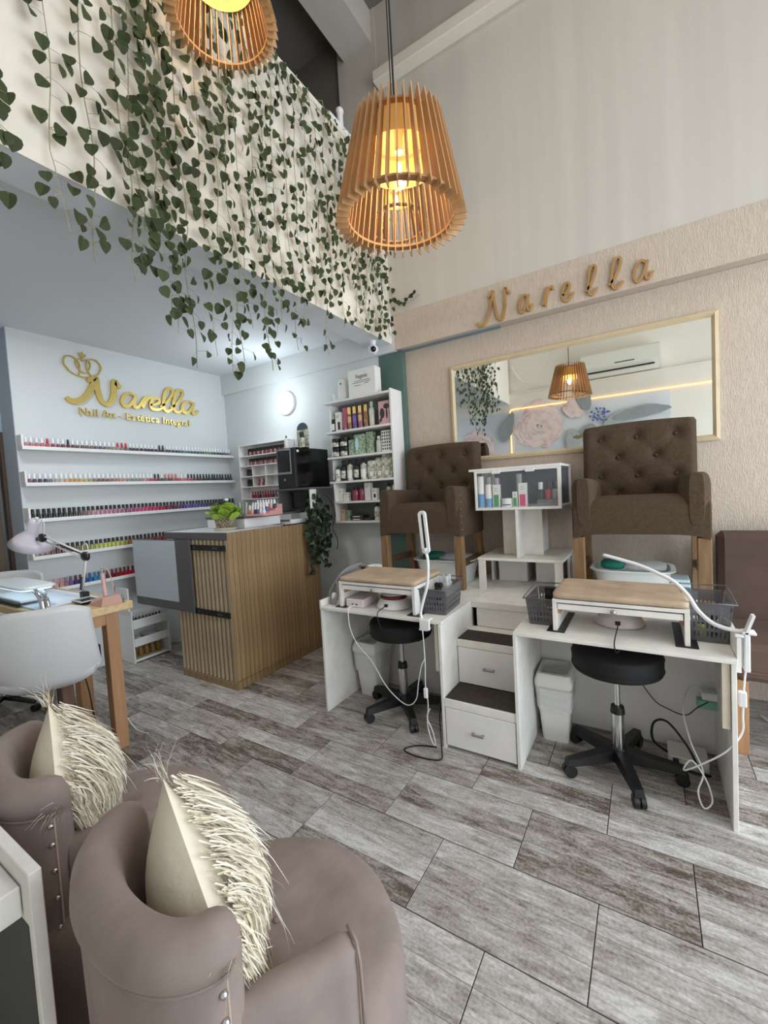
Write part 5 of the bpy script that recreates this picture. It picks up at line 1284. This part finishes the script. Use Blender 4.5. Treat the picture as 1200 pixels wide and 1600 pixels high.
# cables
def cable(name, label, pts, r, m, n=8): return tag(part(name, MB().tube(bez(pts, n), r, 6), m, None, 180), label, 'cable')
cable('white_usb_cable', 'white cable from the control box hanging over the left desk front and looping under it', [(-1.665, 2.215, .755), (-1.66, 2.15, .74), (-1.655, 2.15, .62), (-1.63, 2.19, .50), (-1.56, 2.24, .38), (-1.44, 2.22, .24), (-1.30, 2.2, .17), (-1.22, 2.19, .22), (-1.19, 2.18, .34), (-1.155, 2.16, .45), (-1.13, 2.16, .50)], .0035, WPLAST)
t = thing('lamp_cable', 'white lamp cable with inline switch hanging down the front of the left desk', 'cable', (-1.12, 2.135, 0))
part('cord', MB().tube(bez([(0, 0, .68), (.005, 0, .5), (0, 0, .36), (.01, 0, .25), (.0, .0, .12), (.03, -.01, .03), (.045, .0, .01), (.03, .0, .09), (.0, .0, .16), (.02, 0, .22)], 8), .003, 6), WPLAST, t, 180); part('inline_switch', MB().cbox(-.012, .012, -.010, .008, .28, .34, .004), WPLAST, t)
cable('black_power_cable', 'black cable coiled on the floor in front of the left desk', [(-1.10, 2.35, .50), (-1.09, 2.3, .30), (-1.07, 2.2, .16), (-1.02, 2.10, .03), (-1.0, 2.03, .005), (-1.12, 2.00, .005), (-1.22, 2.02, .005), (-1.17, 2.09, .005), (-1.06, 2.12, .01)], .004, BLACK)
t = thing('power_adapter', 'black power adapter and plug hanging at the left desk batten', 'adapter', (-1.085, 2.32, .42))
part('adapter_body', MB().cbox(-.03, .03, -.03, .03, 0, .11, .006), BLACK, t); part('adapter_plug', MB().cbox(-.02, .02, -.05, -.031, .03, .07, .004), BLACK, t)
cable('black_lamp_cable', 'thin black cable from the left curing lamp hanging over the desk edge', [(-1.435, 2.235, .76), (-1.44, 2.16, .745), (-1.435, 2.15, .70), (-1.42, 2.16, .64)], .0028, BLACK)
cable('black_lamp_cable', 'thin black cable from the right curing lamp running under the desk to the plugs', [(-.14, 2.37, .76), (-.145, 2.16, .745), (-.14, 2.145, .708), (-.13, 2.2, .690), (-.11, 2.45, .680), (-.09, 2.62, .60), (-.08, 2.66, .42), (0.0, 2.66, .28), (.06, 2.64, .25), (.14, 2.6, .25), (.19, 2.6, .30), (.235, 2.6, .34)], .0028, BLACK)
t = thing('wall_plugs', 'white and mint green plug adapters under the right desk', 'plug', (.21, 2.60, .30))
part('white_plug', MB().cbox(0, .07, 0, .05, .045, .085, .004), WPLAST, t); part('mint_plug', MB().cbox(-.02, .07, 0, .05, 0, .042, .004), mat('mint_plastic', (130, 190, 170), .4), t)
t = thing('lamp_cable', 'white looped lamp cable with inline switch at the right desk leg', 'cable', (.311, 2.19, 0))
part('cord', MB().tube(bez([(.012, -.0, .68), (.004, -.01, .6), (.0, -.012, .5), (-.005, -.014, .42), (-.06, -.02, .33), (-.15, .02, .22), (-.20, .06, .16), (-.17, .05, .22), (-.12, .04, .15), (-.10, .04, .06), (-.13, .04, .02), (-.15, .04, .09), (-.13, .05, .18), (-.17, .1, .28), (-.19, .2, .38), (-.15, .38, .42), (-.10, .40, .40)], 7), .0035, 6), WPLAST, t, 180); part('inline_switch', MB().cbox(-.014, .012, -.024, .0, .535, .60, .004), WPLAST, t)
cable('black_power_cable', 'thick black cable loop lying under the right desk by the socket', [(.10, 2.6, .012), (.0, 2.55, .10), (.0, 2.55, .20), (.06, 2.55, .22), (.14, 2.5, .14), (.19, 2.48, .04), (.23, 2.5, .012), (.16, 2.5, .012), (.10, 2.52, .012)], .006, BLACK)
t = thing('socket_strip', 'white multi-socket box on the floor under the right desk', 'socket', (.06, 2.52, .0008))
part('strip_body', MB().cbox(0, .17, 0, .15, 0, .06, .004), WPLAST2, t); part('black_plug', MB().cbox(.02, .045, -.02, -.001, .02, .055, .003), BLACK, t)

# ------------------------------------------------------------------ sofa at the right
t = thing('brown_sofa', 'dark brown upholstered sofa against the wall at the right edge', 'sofa', (.365, 2.78, 0))
part('back', MB().cbox(0, 1.75, .52, .70, .40, 1.118, .03), BROWNS, t, 40)
part('seat', MB().cbox(0, 1.75, 0, .519, .40, .60, .03), BROWNS, t, 40)
part('seam_line', MB().tube([(0.0, -.002, .455), (1.75, -.002, .455)], .006, 6), mat('sofa_piping', (120, 92, 76), .8), t, 180)
for x in (.03, .9, 1.7):
    for y in (.05, .66): part('leg', MB().cbox(x-.03, x+.03, y-.03, y+.03, 0, .399, .003), PINE, t)
cable('white_floor_cable', 'white cable lying on the floor under the sofa', [(.55, 3.3, .005), (.62, 3.15, .005), (.75, 3.1, .005), (.9, 3.2, .005), (1.1, 3.1, .005)], .005, WPLAST)

# ------------------------------------------------------------------ high wooden manicure table, chairs and lamps at the left
TH = .90
t = thing('manicure_table', 'high wooden manicure table with pale top at the left', 'table', (-2.765, 1.38, 0))
part('table_top', MB().cbox(-1.12, 0, -.42, 0, TH-.050, TH, .006), PINEL, t)
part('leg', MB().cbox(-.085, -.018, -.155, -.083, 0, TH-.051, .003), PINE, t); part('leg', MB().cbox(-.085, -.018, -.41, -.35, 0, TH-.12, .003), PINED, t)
part('apron', MB().cbox(-.05, -.018, -.349, -.156, TH-.115, TH-.051, .002), PINE, t)
part('leg', MB().cbox(-.50, -.42, -.165, -.09, 0, TH-.051, .003), PINE, t); part('leg', MB().cbox(-1.10, -1.03, -.155, -.083, 0, TH-.051, .003), PINE, t)
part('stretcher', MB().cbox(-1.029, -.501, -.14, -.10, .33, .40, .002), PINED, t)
part('hanging_box', MB().cbox(-.20, -.10, -.30, -.16, .55, .66, .006), BLACK, t)
cable('black_power_cable', 'black cables hanging under the wooden table', [(-2.90, 1.12, .56), (-2.88, 1.14, .40), (-2.90, 1.16, .25), (-2.96, 1.2, .12), (-3.02, 1.2, .01)], .004, BLACK)
cable('white_floor_cable', 'thin white cable hanging beside the wooden table leg', [(-2.90, 1.3, .50), (-2.88, 1.32, .35), (-2.95, 1.34, .2), (-2.92, 1.4, .02), (-2.8, 1.42, .005)], .003, WPLAST)
t = thing('foam_mat', 'pale blue-white cloth lying on the wooden manicure table', 'mat', (-3.62, 1.0, TH+.0008))
part('cloth', MB().cbox(-.255, .52, .0, .33, 0, .006, .002), mat('cloth_pale', (222, 230, 240), .8), t)
def shell_chair(label, x, y, rz, z=0):
    t = thing('shell_chair', label, 'chair', (x, y, z), rz, 'white shell chairs')
    # local: chair faces +y, back is at -y
    def g(u, w):
        s = (u-.5)*2; hgt = w
        if hgt < .42:   # seat part
            q = hgt/.42; y_ = .22-.40*q; z_ = .60+.012*math.cos(PI*q)-.02+.055*abs(s)**3
            x_ = s*(.215-.02*(1-q))
        else:
            q = (hgt-.42)/.58; ang = q
            y_ = -.18-.06*math.sin(q*PI/2)-.05*q; z_ = .60+.01*q+.41*q**1.15
            x_ = s*(.235-.03*q)
            y_ += .075*abs(s)**2.2*(1-.25*q)
            if q < .3: z_ += .05*abs(s)**3*(1-q/.3)
            z_ -= .05*max(0, abs(s)-.55)**1.5*q*2.5
        return (x_, y_, z_)
    nu, nw = 21, 24; mb = MB(); mb.grid(g, nu, nw)
    o = part('shell', mb, mat('shell_white', (208, 207, 205), .4), t, 180); md = o.modifiers.new('thick', 'SOLIDIFY'); md.thickness = .012; md.offset = 1
    part('mount_plate', MB().cbox(-.08, .08, -.10, .12, .553, .568, .003), BLACK, t)
    part('column', MB().cyl((0, 0, .22), (0, 0, .552), .016, n=12).cyl((0, 0, .10), (0, 0, .24), .028, n=16), CHROME, t, 50)
    for k in range(5):
        a = 2*PI*k/5+.3; c, s = math.cos(a), math.sin(a)
        lg = part('base_leg', MB().tube([(.02*c, .02*s, .10), (.27*c, .27*s, .07)], [.022, .013], 8), BLACK, t, 180)
        part('caster_wheel', MB().cyl((.27*c-.02*s, .27*s+.02*c, .0265), (.27*c+.02*s, .27*s-.02*c, .0265), .026, n=14), BLACK, lg, 50)
    return t
shell_chair('white shell chair seen from behind at the wooden manicure table', -2.85, .965, R(64), -.015)
shell_chair('white shell chair on the far side of the manicure table, partly hidden', -4.17, 1.09, R(222), -.0)
t = thing('ring_light_panel', 'glowing oval nail lamp panel with chrome clamp on the manicure table', 'lamp', (-3.42, 1.02, TH+.007))
part('upper_panel', MB().sell((-.06, .02, .125), (.36, .10, .014), (.35, .8), 36, 8), mat('panel_white', (226, 234, 236), .3), t, 180)
part('lower_glow', MB().sell((-.06, .02, .110), (.34, .088, .006), (.35, .8), 36, 6), LEDP, t, 180)
part('clamp_arm', MB().tube(bez([(.18, 0, .11), (.27, 0, .10), (.33, .0, .06), (.35, 0, .0)], 6), .016, 10).tube(bez([(.16, .04, .10), (.24, .04, .09), (.29, .04, .05), (.31, .04, .0)], 6), .012, 10), CHROME, t, 180)
part('lower_tray', MB().cbox(-.42, .10, -.03, .10, .018, .034, .004), WPLAST, t); part('dark_front', MB().cbox(-.42, .10, -.046, -.031, .0, .020, .003), BLACK, t)
t = thing('desk_lamp', 'white spring-arm desk lamp with black joints on the manicure table', 'lamp', (-3.14, 1.27, TH+.0008))
part('base_clamp', MB().cbox(-.025, .025, -.02, .02, 0, .05, .004), BLACK, t)
el = Vector((.06, 0, .285)); el2 = Vector((-.515, -.02, .40))
for o_ in (-.013, .013): part('lower_arm', MB().tube([Vector((o_-.035, 0, .045)), el+Vector((o_, 0, 0))], .006, 6), WPLAST, t, 180)
for o_ in (-.018, .015): part('upper_arm', MB().tube([el+Vector((0, 0, o_)), el2+Vector((0, 0, o_))], .006, 6), WPLAST, t, 180)
part('joint', MB().sell(el, (.04, .02, .03), (.8, .8), 12, 8), BLACK, t, 180); part('joint', MB().sell(el2, (.045, .02, .032), (.8, .8), 12, 8).cyl(el2, el2+Vector((-.09, 0, -.01)), .014, n=10), BLACK, t, 180)
part('lower_spring', MB().tube([(-.045, .0, .06), (-.01, 0, .15)], .009, 8), BLACK, t, 180); part('upper_spring', MB().tube([el+Vector((-.06, 0, .018)), (el+el2)/2+Vector((-.04, 0, .01))], .007, 8), BLACK, t, 180)
part('cable_loop', MB().tube(bez([el2+Vector((-.06, 0, .03)), el2+Vector((-.02, 0, .10)), el2+Vector((.03, 0, .13)), el2+Vector((.05, 0, .09)), el2+Vector((.03, 0, .02))], 6), .003, 6).tube(bez([el+Vector((-.03, 0, .03)), el+Vector((-.02, 0, .07)), el+Vector((.03, 0, .08)), el+Vector((.045, 0, .04)), el+Vector((.02, 0, 0))], 6), .003, 6), WPLAST, t, 180)
sp_ = el2+Vector((-.13, 0, .06))
Ms = Matrix.Translation(sp_) @ Matrix.Rotation(R(28), 4, 'Y')
part('lamp_shade', MB().lathe([(.0, .085), (.028, .082), (.040, .062), (.046, -.01), (.060, -.03), (.105, -.075), (.142, -.125), (.139, -.125), (.10, -.072), (.045, -.02), (.0, .03)], n=28, M=Ms), mat('shade_lilac_white', (214, 206, 214), .25), t, 180)
part('shade_knob', MB().sell(Ms @ Vector((.02, 0, .10)), (.012, .012, .012), (1, 1), 10, 6), WPLAST, t, 180)
t = thing('nail_drill', 'rose-gold nail drill handpiece standing in its pink base', 'nail drill', (-2.84, 1.26, TH+.0008))
part('base', MB().add([(-.09, -.06, 0), (.07, -.06, 0), (.07, .06, 0), (-.09, .06, 0), (-.06, -.045, .035), (.075, -.05, .055), (.075, .05, .055), (-.06, .045, .035)], [(3,2,1,0), (4,5,6,7), (0,1,5,4), (1,2,6,5), (2,3,7,6), (3,0,4,7)]), mat('rose_gold', (206, 160, 146), .35), t)
part('handpiece', MB().cyl((0, 0, .045), (-.015, 0, .19), .013, n=12), ROSEG, t, 50); part('drill_bit', MB().cyl((-.015, 0, .19), (-.02, 0, .235), .004, n=8), STEEL, t, 50)
part('cord', MB().tube(bez([(-.02, 0, .22), (.03, .01, .21), (.05, .02, .14), (.04, .03, .06), (.06, .05, .04)], 6), .0035, 6), ROSEG, t, 180)
t = thing('sunglasses_tray', 'black tray with white edge beside the desk lamp base', 'tray', (-3.02, 1.22, TH+.0085))
part('tray', MB().cbox(-.06, .08, -.05, .05, 0, .012, .003), BLACKG, t); part('tray_rim', MB().tube([(-.06, -.05, .014), (.08, -.05, .014), (.08, .05, .014), (-.06, .05, .014)], .004, 6, closed=True), WPLAST, t, 180)
t = thing('tweezers', 'grey metal nippers lying at the corner of the manicure table', 'tool', (-2.80, 1.335, TH+.001))
part('handle', MB().tube(bez([(-.10, .03, .006), (-.04, .02, .03), (.0, .0, .02), (.03, -.02, .006)], 6), .006, 6), STEEL, t, 180); part('handle', MB().tube(bez([(-.08, -.02, .006), (-.03, .0, .012), (.0, .01, .01), (.035, -.01, .006)], 6), .006, 6), STEEL, t, 180)

# ------------------------------------------------------------------ taupe tub chairs and fur pillows
def tub_chair(label, x, y, rz):
    t = thing('tub_chair', label, 'armchair', (x, y, .0005), rz, 'taupe velvet tub chairs')
    W_, D_ = .213, .112; A = R(96)
    # section: offset from the centre line of the wall, height
    sec = [(.026, .03), (.032, .30), (.038, .690), (.034, .703), (.043, .712), (.049, .732), (.046, .758), (.032, .778), (.010, .787), (-.018, .784), (-.036, .766), (-.046, .73), (-.046, .62), (-.044, .36), (-.044, .05)]
    n = 49; v = []
    def rp(a, o): return ((W_+o)*math.sin(a), -(D_+o)*math.cos(a))
    for i in range(n):
        a = -A+2*A*i/(n-1); e = min(i, n-1-i); sc = (.25, .68, .88, .97)[e] if e < 4 else 1
        ex = (.022, .018, .011, .004)[e] if e < 4 else 0
        for o, z in sec:
            px, py = rp(a, o*sc); zz = z if z < .60 else .60+(z-.60)*(sc if e < 3 else 1)**.22
            v.append((px, py+ex, zz))
    m_ = len(sec); f = []
    for i in range(n-1):
        for k in range(m_-1): f.append((i*m_+k, i*m_+k+1, (i+1)*m_+k+1, (i+1)*m_+k))
    f.append(tuple(range(m_))[::-1]); f.append(tuple(range((n-1)*m_, n*m_)))
    part('back_shell', MB().add(v, f), VELVET, t, 60)
    part('seam_piping', MB().tube([(*rp(-A+.12+(2*A-.24)*i/30, .038), .704) for i in range(31)], .0045, 6), VELVET, t, 180)
    SO, SR = .193, .352
    def seatp(u, w):
        prof = [(SR*.955, .03), (SR*.985, .16), (SR, .30), (SR*.99, .355), (SR*.955, .390), (SR*.88, .412), (SR*.72, .424), (SR*.45, .430), (SR*.2, .427), (.001, .424)]
        r, z = prof[int(round(w*9))]; a = 2*PI*u
        if r < SR*.9 and r > .002: z += .005*math.sin(3*a+1.3)*(1-r/SR)*2+.004*math.sin(5*a+r*20)
        return (r*math.cos(a), SO+r*math.sin(a), z)
    part('seat', MB().grid(seatp, 64, 10, wrapu=True), VELVET, t, 180)
    for s in (-1, 1):
        ao = MB(); N_ = 12; prof = [(-.036, .03), (-.038, .54), (-.030, .590), (-.014, .606), (.010, .606), (.026, .596), (.033, .555), (.033, .03)]; vv = []
        for i in range(N_):
            u = i/(N_-1); yy = .025+.21*u; xx = .213+.075*u**.8
            k2 = 1 if i < N_-1 else .8
            for (px, pz_) in prof: vv.append((s*(xx+px*k2), yy-px*.3, (pz_-.012*u-(.010 if i == N_-1 else 0)) if pz_ > .1 else pz_))
        mm = len(prof); ff = []
        for i in range(N_-1):
            for k in range(mm-1):
                q = (i*mm+k, (i+1)*mm+k, (i+1)*mm+k+1, i*mm+k+1); ff.append(q if s > 0 else q[::-1])
        ff.append(tuple(range((N_-1)*mm, N_*mm))); ff.append(tuple(range(mm)))
        part('low_arm', ao.add(vv, ff), VELVET, t, 50)
        part('arm_piping', MB().tube([(s*.322, .228, .42), (s*.321, .228, .50), (s*.318, .229, .560), (s*.305, .233, .588), (s*.270, .243, .590)], .004, 6), VELVET, t, 180)
        for k, z in enumerate((.675, .625, .555, .48, .40, .31)):
            px, py = rp(s*R(84), .0385); part('nail_head', MB().sell((px, py, z), (.0075, .0075, .0075), (1, 1), 8, 5), CHROME, t, 180)
        px, py = rp(s*R(87), .0345); part('nail_piping', MB().tube([(px, py, .69), (px, py, .30), (px, py, .08)], .0025, 5), mat('velvet_piping', (176, 156, 140), .8), t, 180)
    part('seat_button', MB().sell((0, .24, .427), (.010, .010, .002), (1, 1), 10, 6), VELVET, t, 180)
    return t
tub_chair('taupe velvet tub chair nearest the camera, with fur pillow', -.862, .453, -.161)
tub_chair('taupe velvet tub chair further left, behind the nearest one', -1.577, .488, -.235)
def pillow(label, x, y, z, rz, lean, roll, seed):
    t = thing('fur_pillow', label, 'pillow', (x, y, z), rz, 'long-haired fur pillows')
    rd = random.Random(seed)
    Mp = Matrix.Rotation(lean, 4, 'X') @ Matrix.Rotation(roll, 4, 'Y')
    S = .178
    def sq(u, w, sgn):
        a = (u-.5)*2; b = (w-.5)*2
        k = 1-.10*(1-max(abs(a), abs(b)))*0
        px = a*S*(1-.07*(1-abs(b)**2)*abs(a)**6); pz_ = b*S*(1-.07*(1-abs(a)**2)*abs(b)**6)
        th = .088*((1-a*a)*(1-b*b))**.72
        return Mp @ Vector((px, sgn*th, pz_))
    mb = MB(); mb.grid(lambda u, w: sq(u, w, -1), 18, 18); part('suede_back', mb, CREAMF, t, 180)
    mb = MB(); mb.grid(lambda u, w: sq(1-u, w, 1), 18, 18); part('fur_front', mb, FUR, t, 180)
    fb = MB(); down = Mp.inverted().to_3x3() @ Vector((0, 0, -1))
    Mi = Mp.to_3x3(); nrm = Mi @ Vector((0, 1, 0))
    def surf(lx, lz):
        a = max(-1, min(1, lx/S)); b = max(-1, min(1, lz/S)); th = .088*((1-a*a)*(1-b*b))**.72
        return th
    dn = (Mi.inverted() @ Vector((0, 0, -1))); dn.y = 0; dn.normalize()
    def strand(u, w, L_, wd, free=0.):
        # long yarn-like strand lying on the front, drooping, wavy; the free ones stand off
        a = (u-.5)*2*S*.97; b = (w-.5)*2*S*.97; lx, lz = a, b; h = rd.uniform(.004, .034); ph = rd.uniform(0, 6.3); tw = rd.uniform(-1.4, 1.4); fr = rd.uniform(35, 80); am = rd.uniform(.1, .55)
        dirx = dn.x+rd.uniform(-.5, .5)+.2*a/S; dirz = dn.z+rd.uniform(-.4, .4)+.1*b/S; n_ = 8; vv = []; prev = None; q = None
        for i in range(n_+1):
            s_ = i/n_
            off = surf(lx, lz)+h*(1+1.2*s_)+free*s_*L_
            inside = abs(lx) < S and abs(lz) < S
            p = Mp @ Vector((lx, off, lz))-Vector((0, 0, free*s_*s_*L_*1.2))
            if not inside and q is not None: p = q+Vector((rd.uniform(-.3, .3)*.008, rd.uniform(-.2, .3)*.008, -L_/n_*(.9 if free < .2 else .2)))+(nrm*.004)
            if prev is None: d = Vector((0, 0, -1))
            else: d = p-prev
            side = d.cross(nrm)
            side = side.normalized() if side.length > 1e-6 else Vector((1, 0, 0))
            side = (side*math.cos(tw)+nrm*math.sin(tw)).normalized()
            ww = wd*(1-s_**2*.8); vv += [p-side*ww, p+side*ww]; prev = p; q = p
            m = math.hypot(dirx, dirz); lx += dirx/m*L_/n_+am*math.cos(ph+fr*s_*.15)*.006; lz += dirz/m*L_/n_+am*math.sin(ph+fr*s_*.13)*.006
            dirx += (dn.x-dirx)*.14; dirz += (dn.z-dirz)*.14
        fb.add(vv, [(2*i, 2*i+1, 2*i+3, 2*i+2) for i in range(n_)], rd.randrange(3))
    for k in range(1300): strand(rd.random(), rd.random()**.85, rd.uniform(.09, .19), rd.uniform(.0018, .0036))
    for k in range(1100): strand(rd.random(), rd.random()**.85, rd.uniform(.09, .19), rd.uniform(.0009, .0018))
    for k in range(60): strand(rd.random(), rd.random(), rd.uniform(.05, .12), rd.uniform(.0008, .0014), rd.uniform(.2, .7))
    for k in range(420):
        e = rd.random(); c = rd.choice((0, 1, 2, 3)); u, w = ((e, 1), (e, 0), (0, e), (1, e))[c]
        strand(u, w, rd.uniform(.05, .12), rd.uniform(.0010, .0022), rd.uniform(0, .15))
    for u, w in ((0, 1), (1, 1), (1, 0)):   # corner tassels
        cx_ = Mp @ Vector(((u-.5)*2*S*.98, 0, (w-.5)*2*S*.98)); od = (Mi @ Vector((u-.5, 0, w-.5))).normalized()
        for k in range(34):
            d = (od+Vector((rd.uniform(-.5, .5), rd.uniform(-.4, .4), rd.uniform(-.3, .4)))).normalized(); p = cx_+Vector((rd.uniform(-.01, .01), rd.uniform(-.012, .012), rd.uniform(-.01, .01))); L_ = rd.uniform(.04, .10); vv = []
            for i in range(6):
                sd = d.cross(Vector((.3, 1, 0))).normalized()*.0012*(1-i/6); vv += [p-sd, p+sd]; p = p+d*L_/5; d = (d+Vector((rd.uniform(-.2, .2), rd.uniform(-.2, .2), -.16))).normalized()
            fb.add(vv, [(2*i, 2*i+1, 2*i+3, 2*i+2) for i in range(5)], rd.randrange(3))
    o = part('long_fur', fb, [FUR, mat('fur_light', (246, 240, 226), .8), mat('fur_shade', (222, 210, 186), .8)], t, 180, kind='stuff'); return t
pillow('cream fur pillow leaning in the nearest tub chair', -.862, .505, .650, R(-19), R(8), R(30), 3)
pillow('cream fur pillow leaning in the further left tub chair', -1.575, .540, .640, R(-23), R(8), R(30), 9)

# ------------------------------------------------------------------ near white desk corner at the lower left
t = thing('white_side_desk', 'white board desk corner with small drawer box at the lower left edge', 'desk', (-1.112, .31, 0))
part('back_board', MB().cbox(-.80, 0, -.012, .012, 0, .742, .002), MDF_W, t)
part('shade_sheet', MB().box(-.80, -.022, -.0135, -.0122, 0, .62), mat('board_shade_grey', (66, 66, 62), .8), t)  # dark grey sheet: under-desk shade put into colour on the white board
part('desk_top', MB().cbox(-.80, -.32, -.50, -.014, .700, .722, .002), MDF_W, t)  # out-of-view top piece, added to darken the board beside it
part('side_board', MB().cbox(-.345, -.325, -.50, -.014, 0, .699, .002), MDF_W, t)
part('corner_block', MB().cbox(-.30, -.045, -.055, -.014, .630, .700, .003), MDF_W, t)
part('wood_handle', MB().cbox(-.20, -.12, -.075, -.056, .645, .685, .004), PINE, t)
t = thing('balcony_rail', 'white pipe rail with elbow on top of the balcony wall near the column', 'rail', (-2.02, 3.0, 4.31))
part('pipe', MB().tube([(0, -.25, .10), (0, .40, .10)], .022, 10), WPLAST, t, 180)
part('post', MB().cyl((0, -.10, .0005), (0, -.10, .22), .026, n=12), WPLAST, t, 50); part('elbow', MB().sell((0, -.10, .22), (.034, .034, .03), (1, 1), 12, 8), WPLAST, t, 180)
tag(part('hanging_cable', MB().cyl((-2.3, 2.3, 4.0), (-2.3, 2.3, 5.74), .006, n=6), WPLAST, None, 50), 'thin white cable hanging from the ceiling over the mezzanine', 'cable')
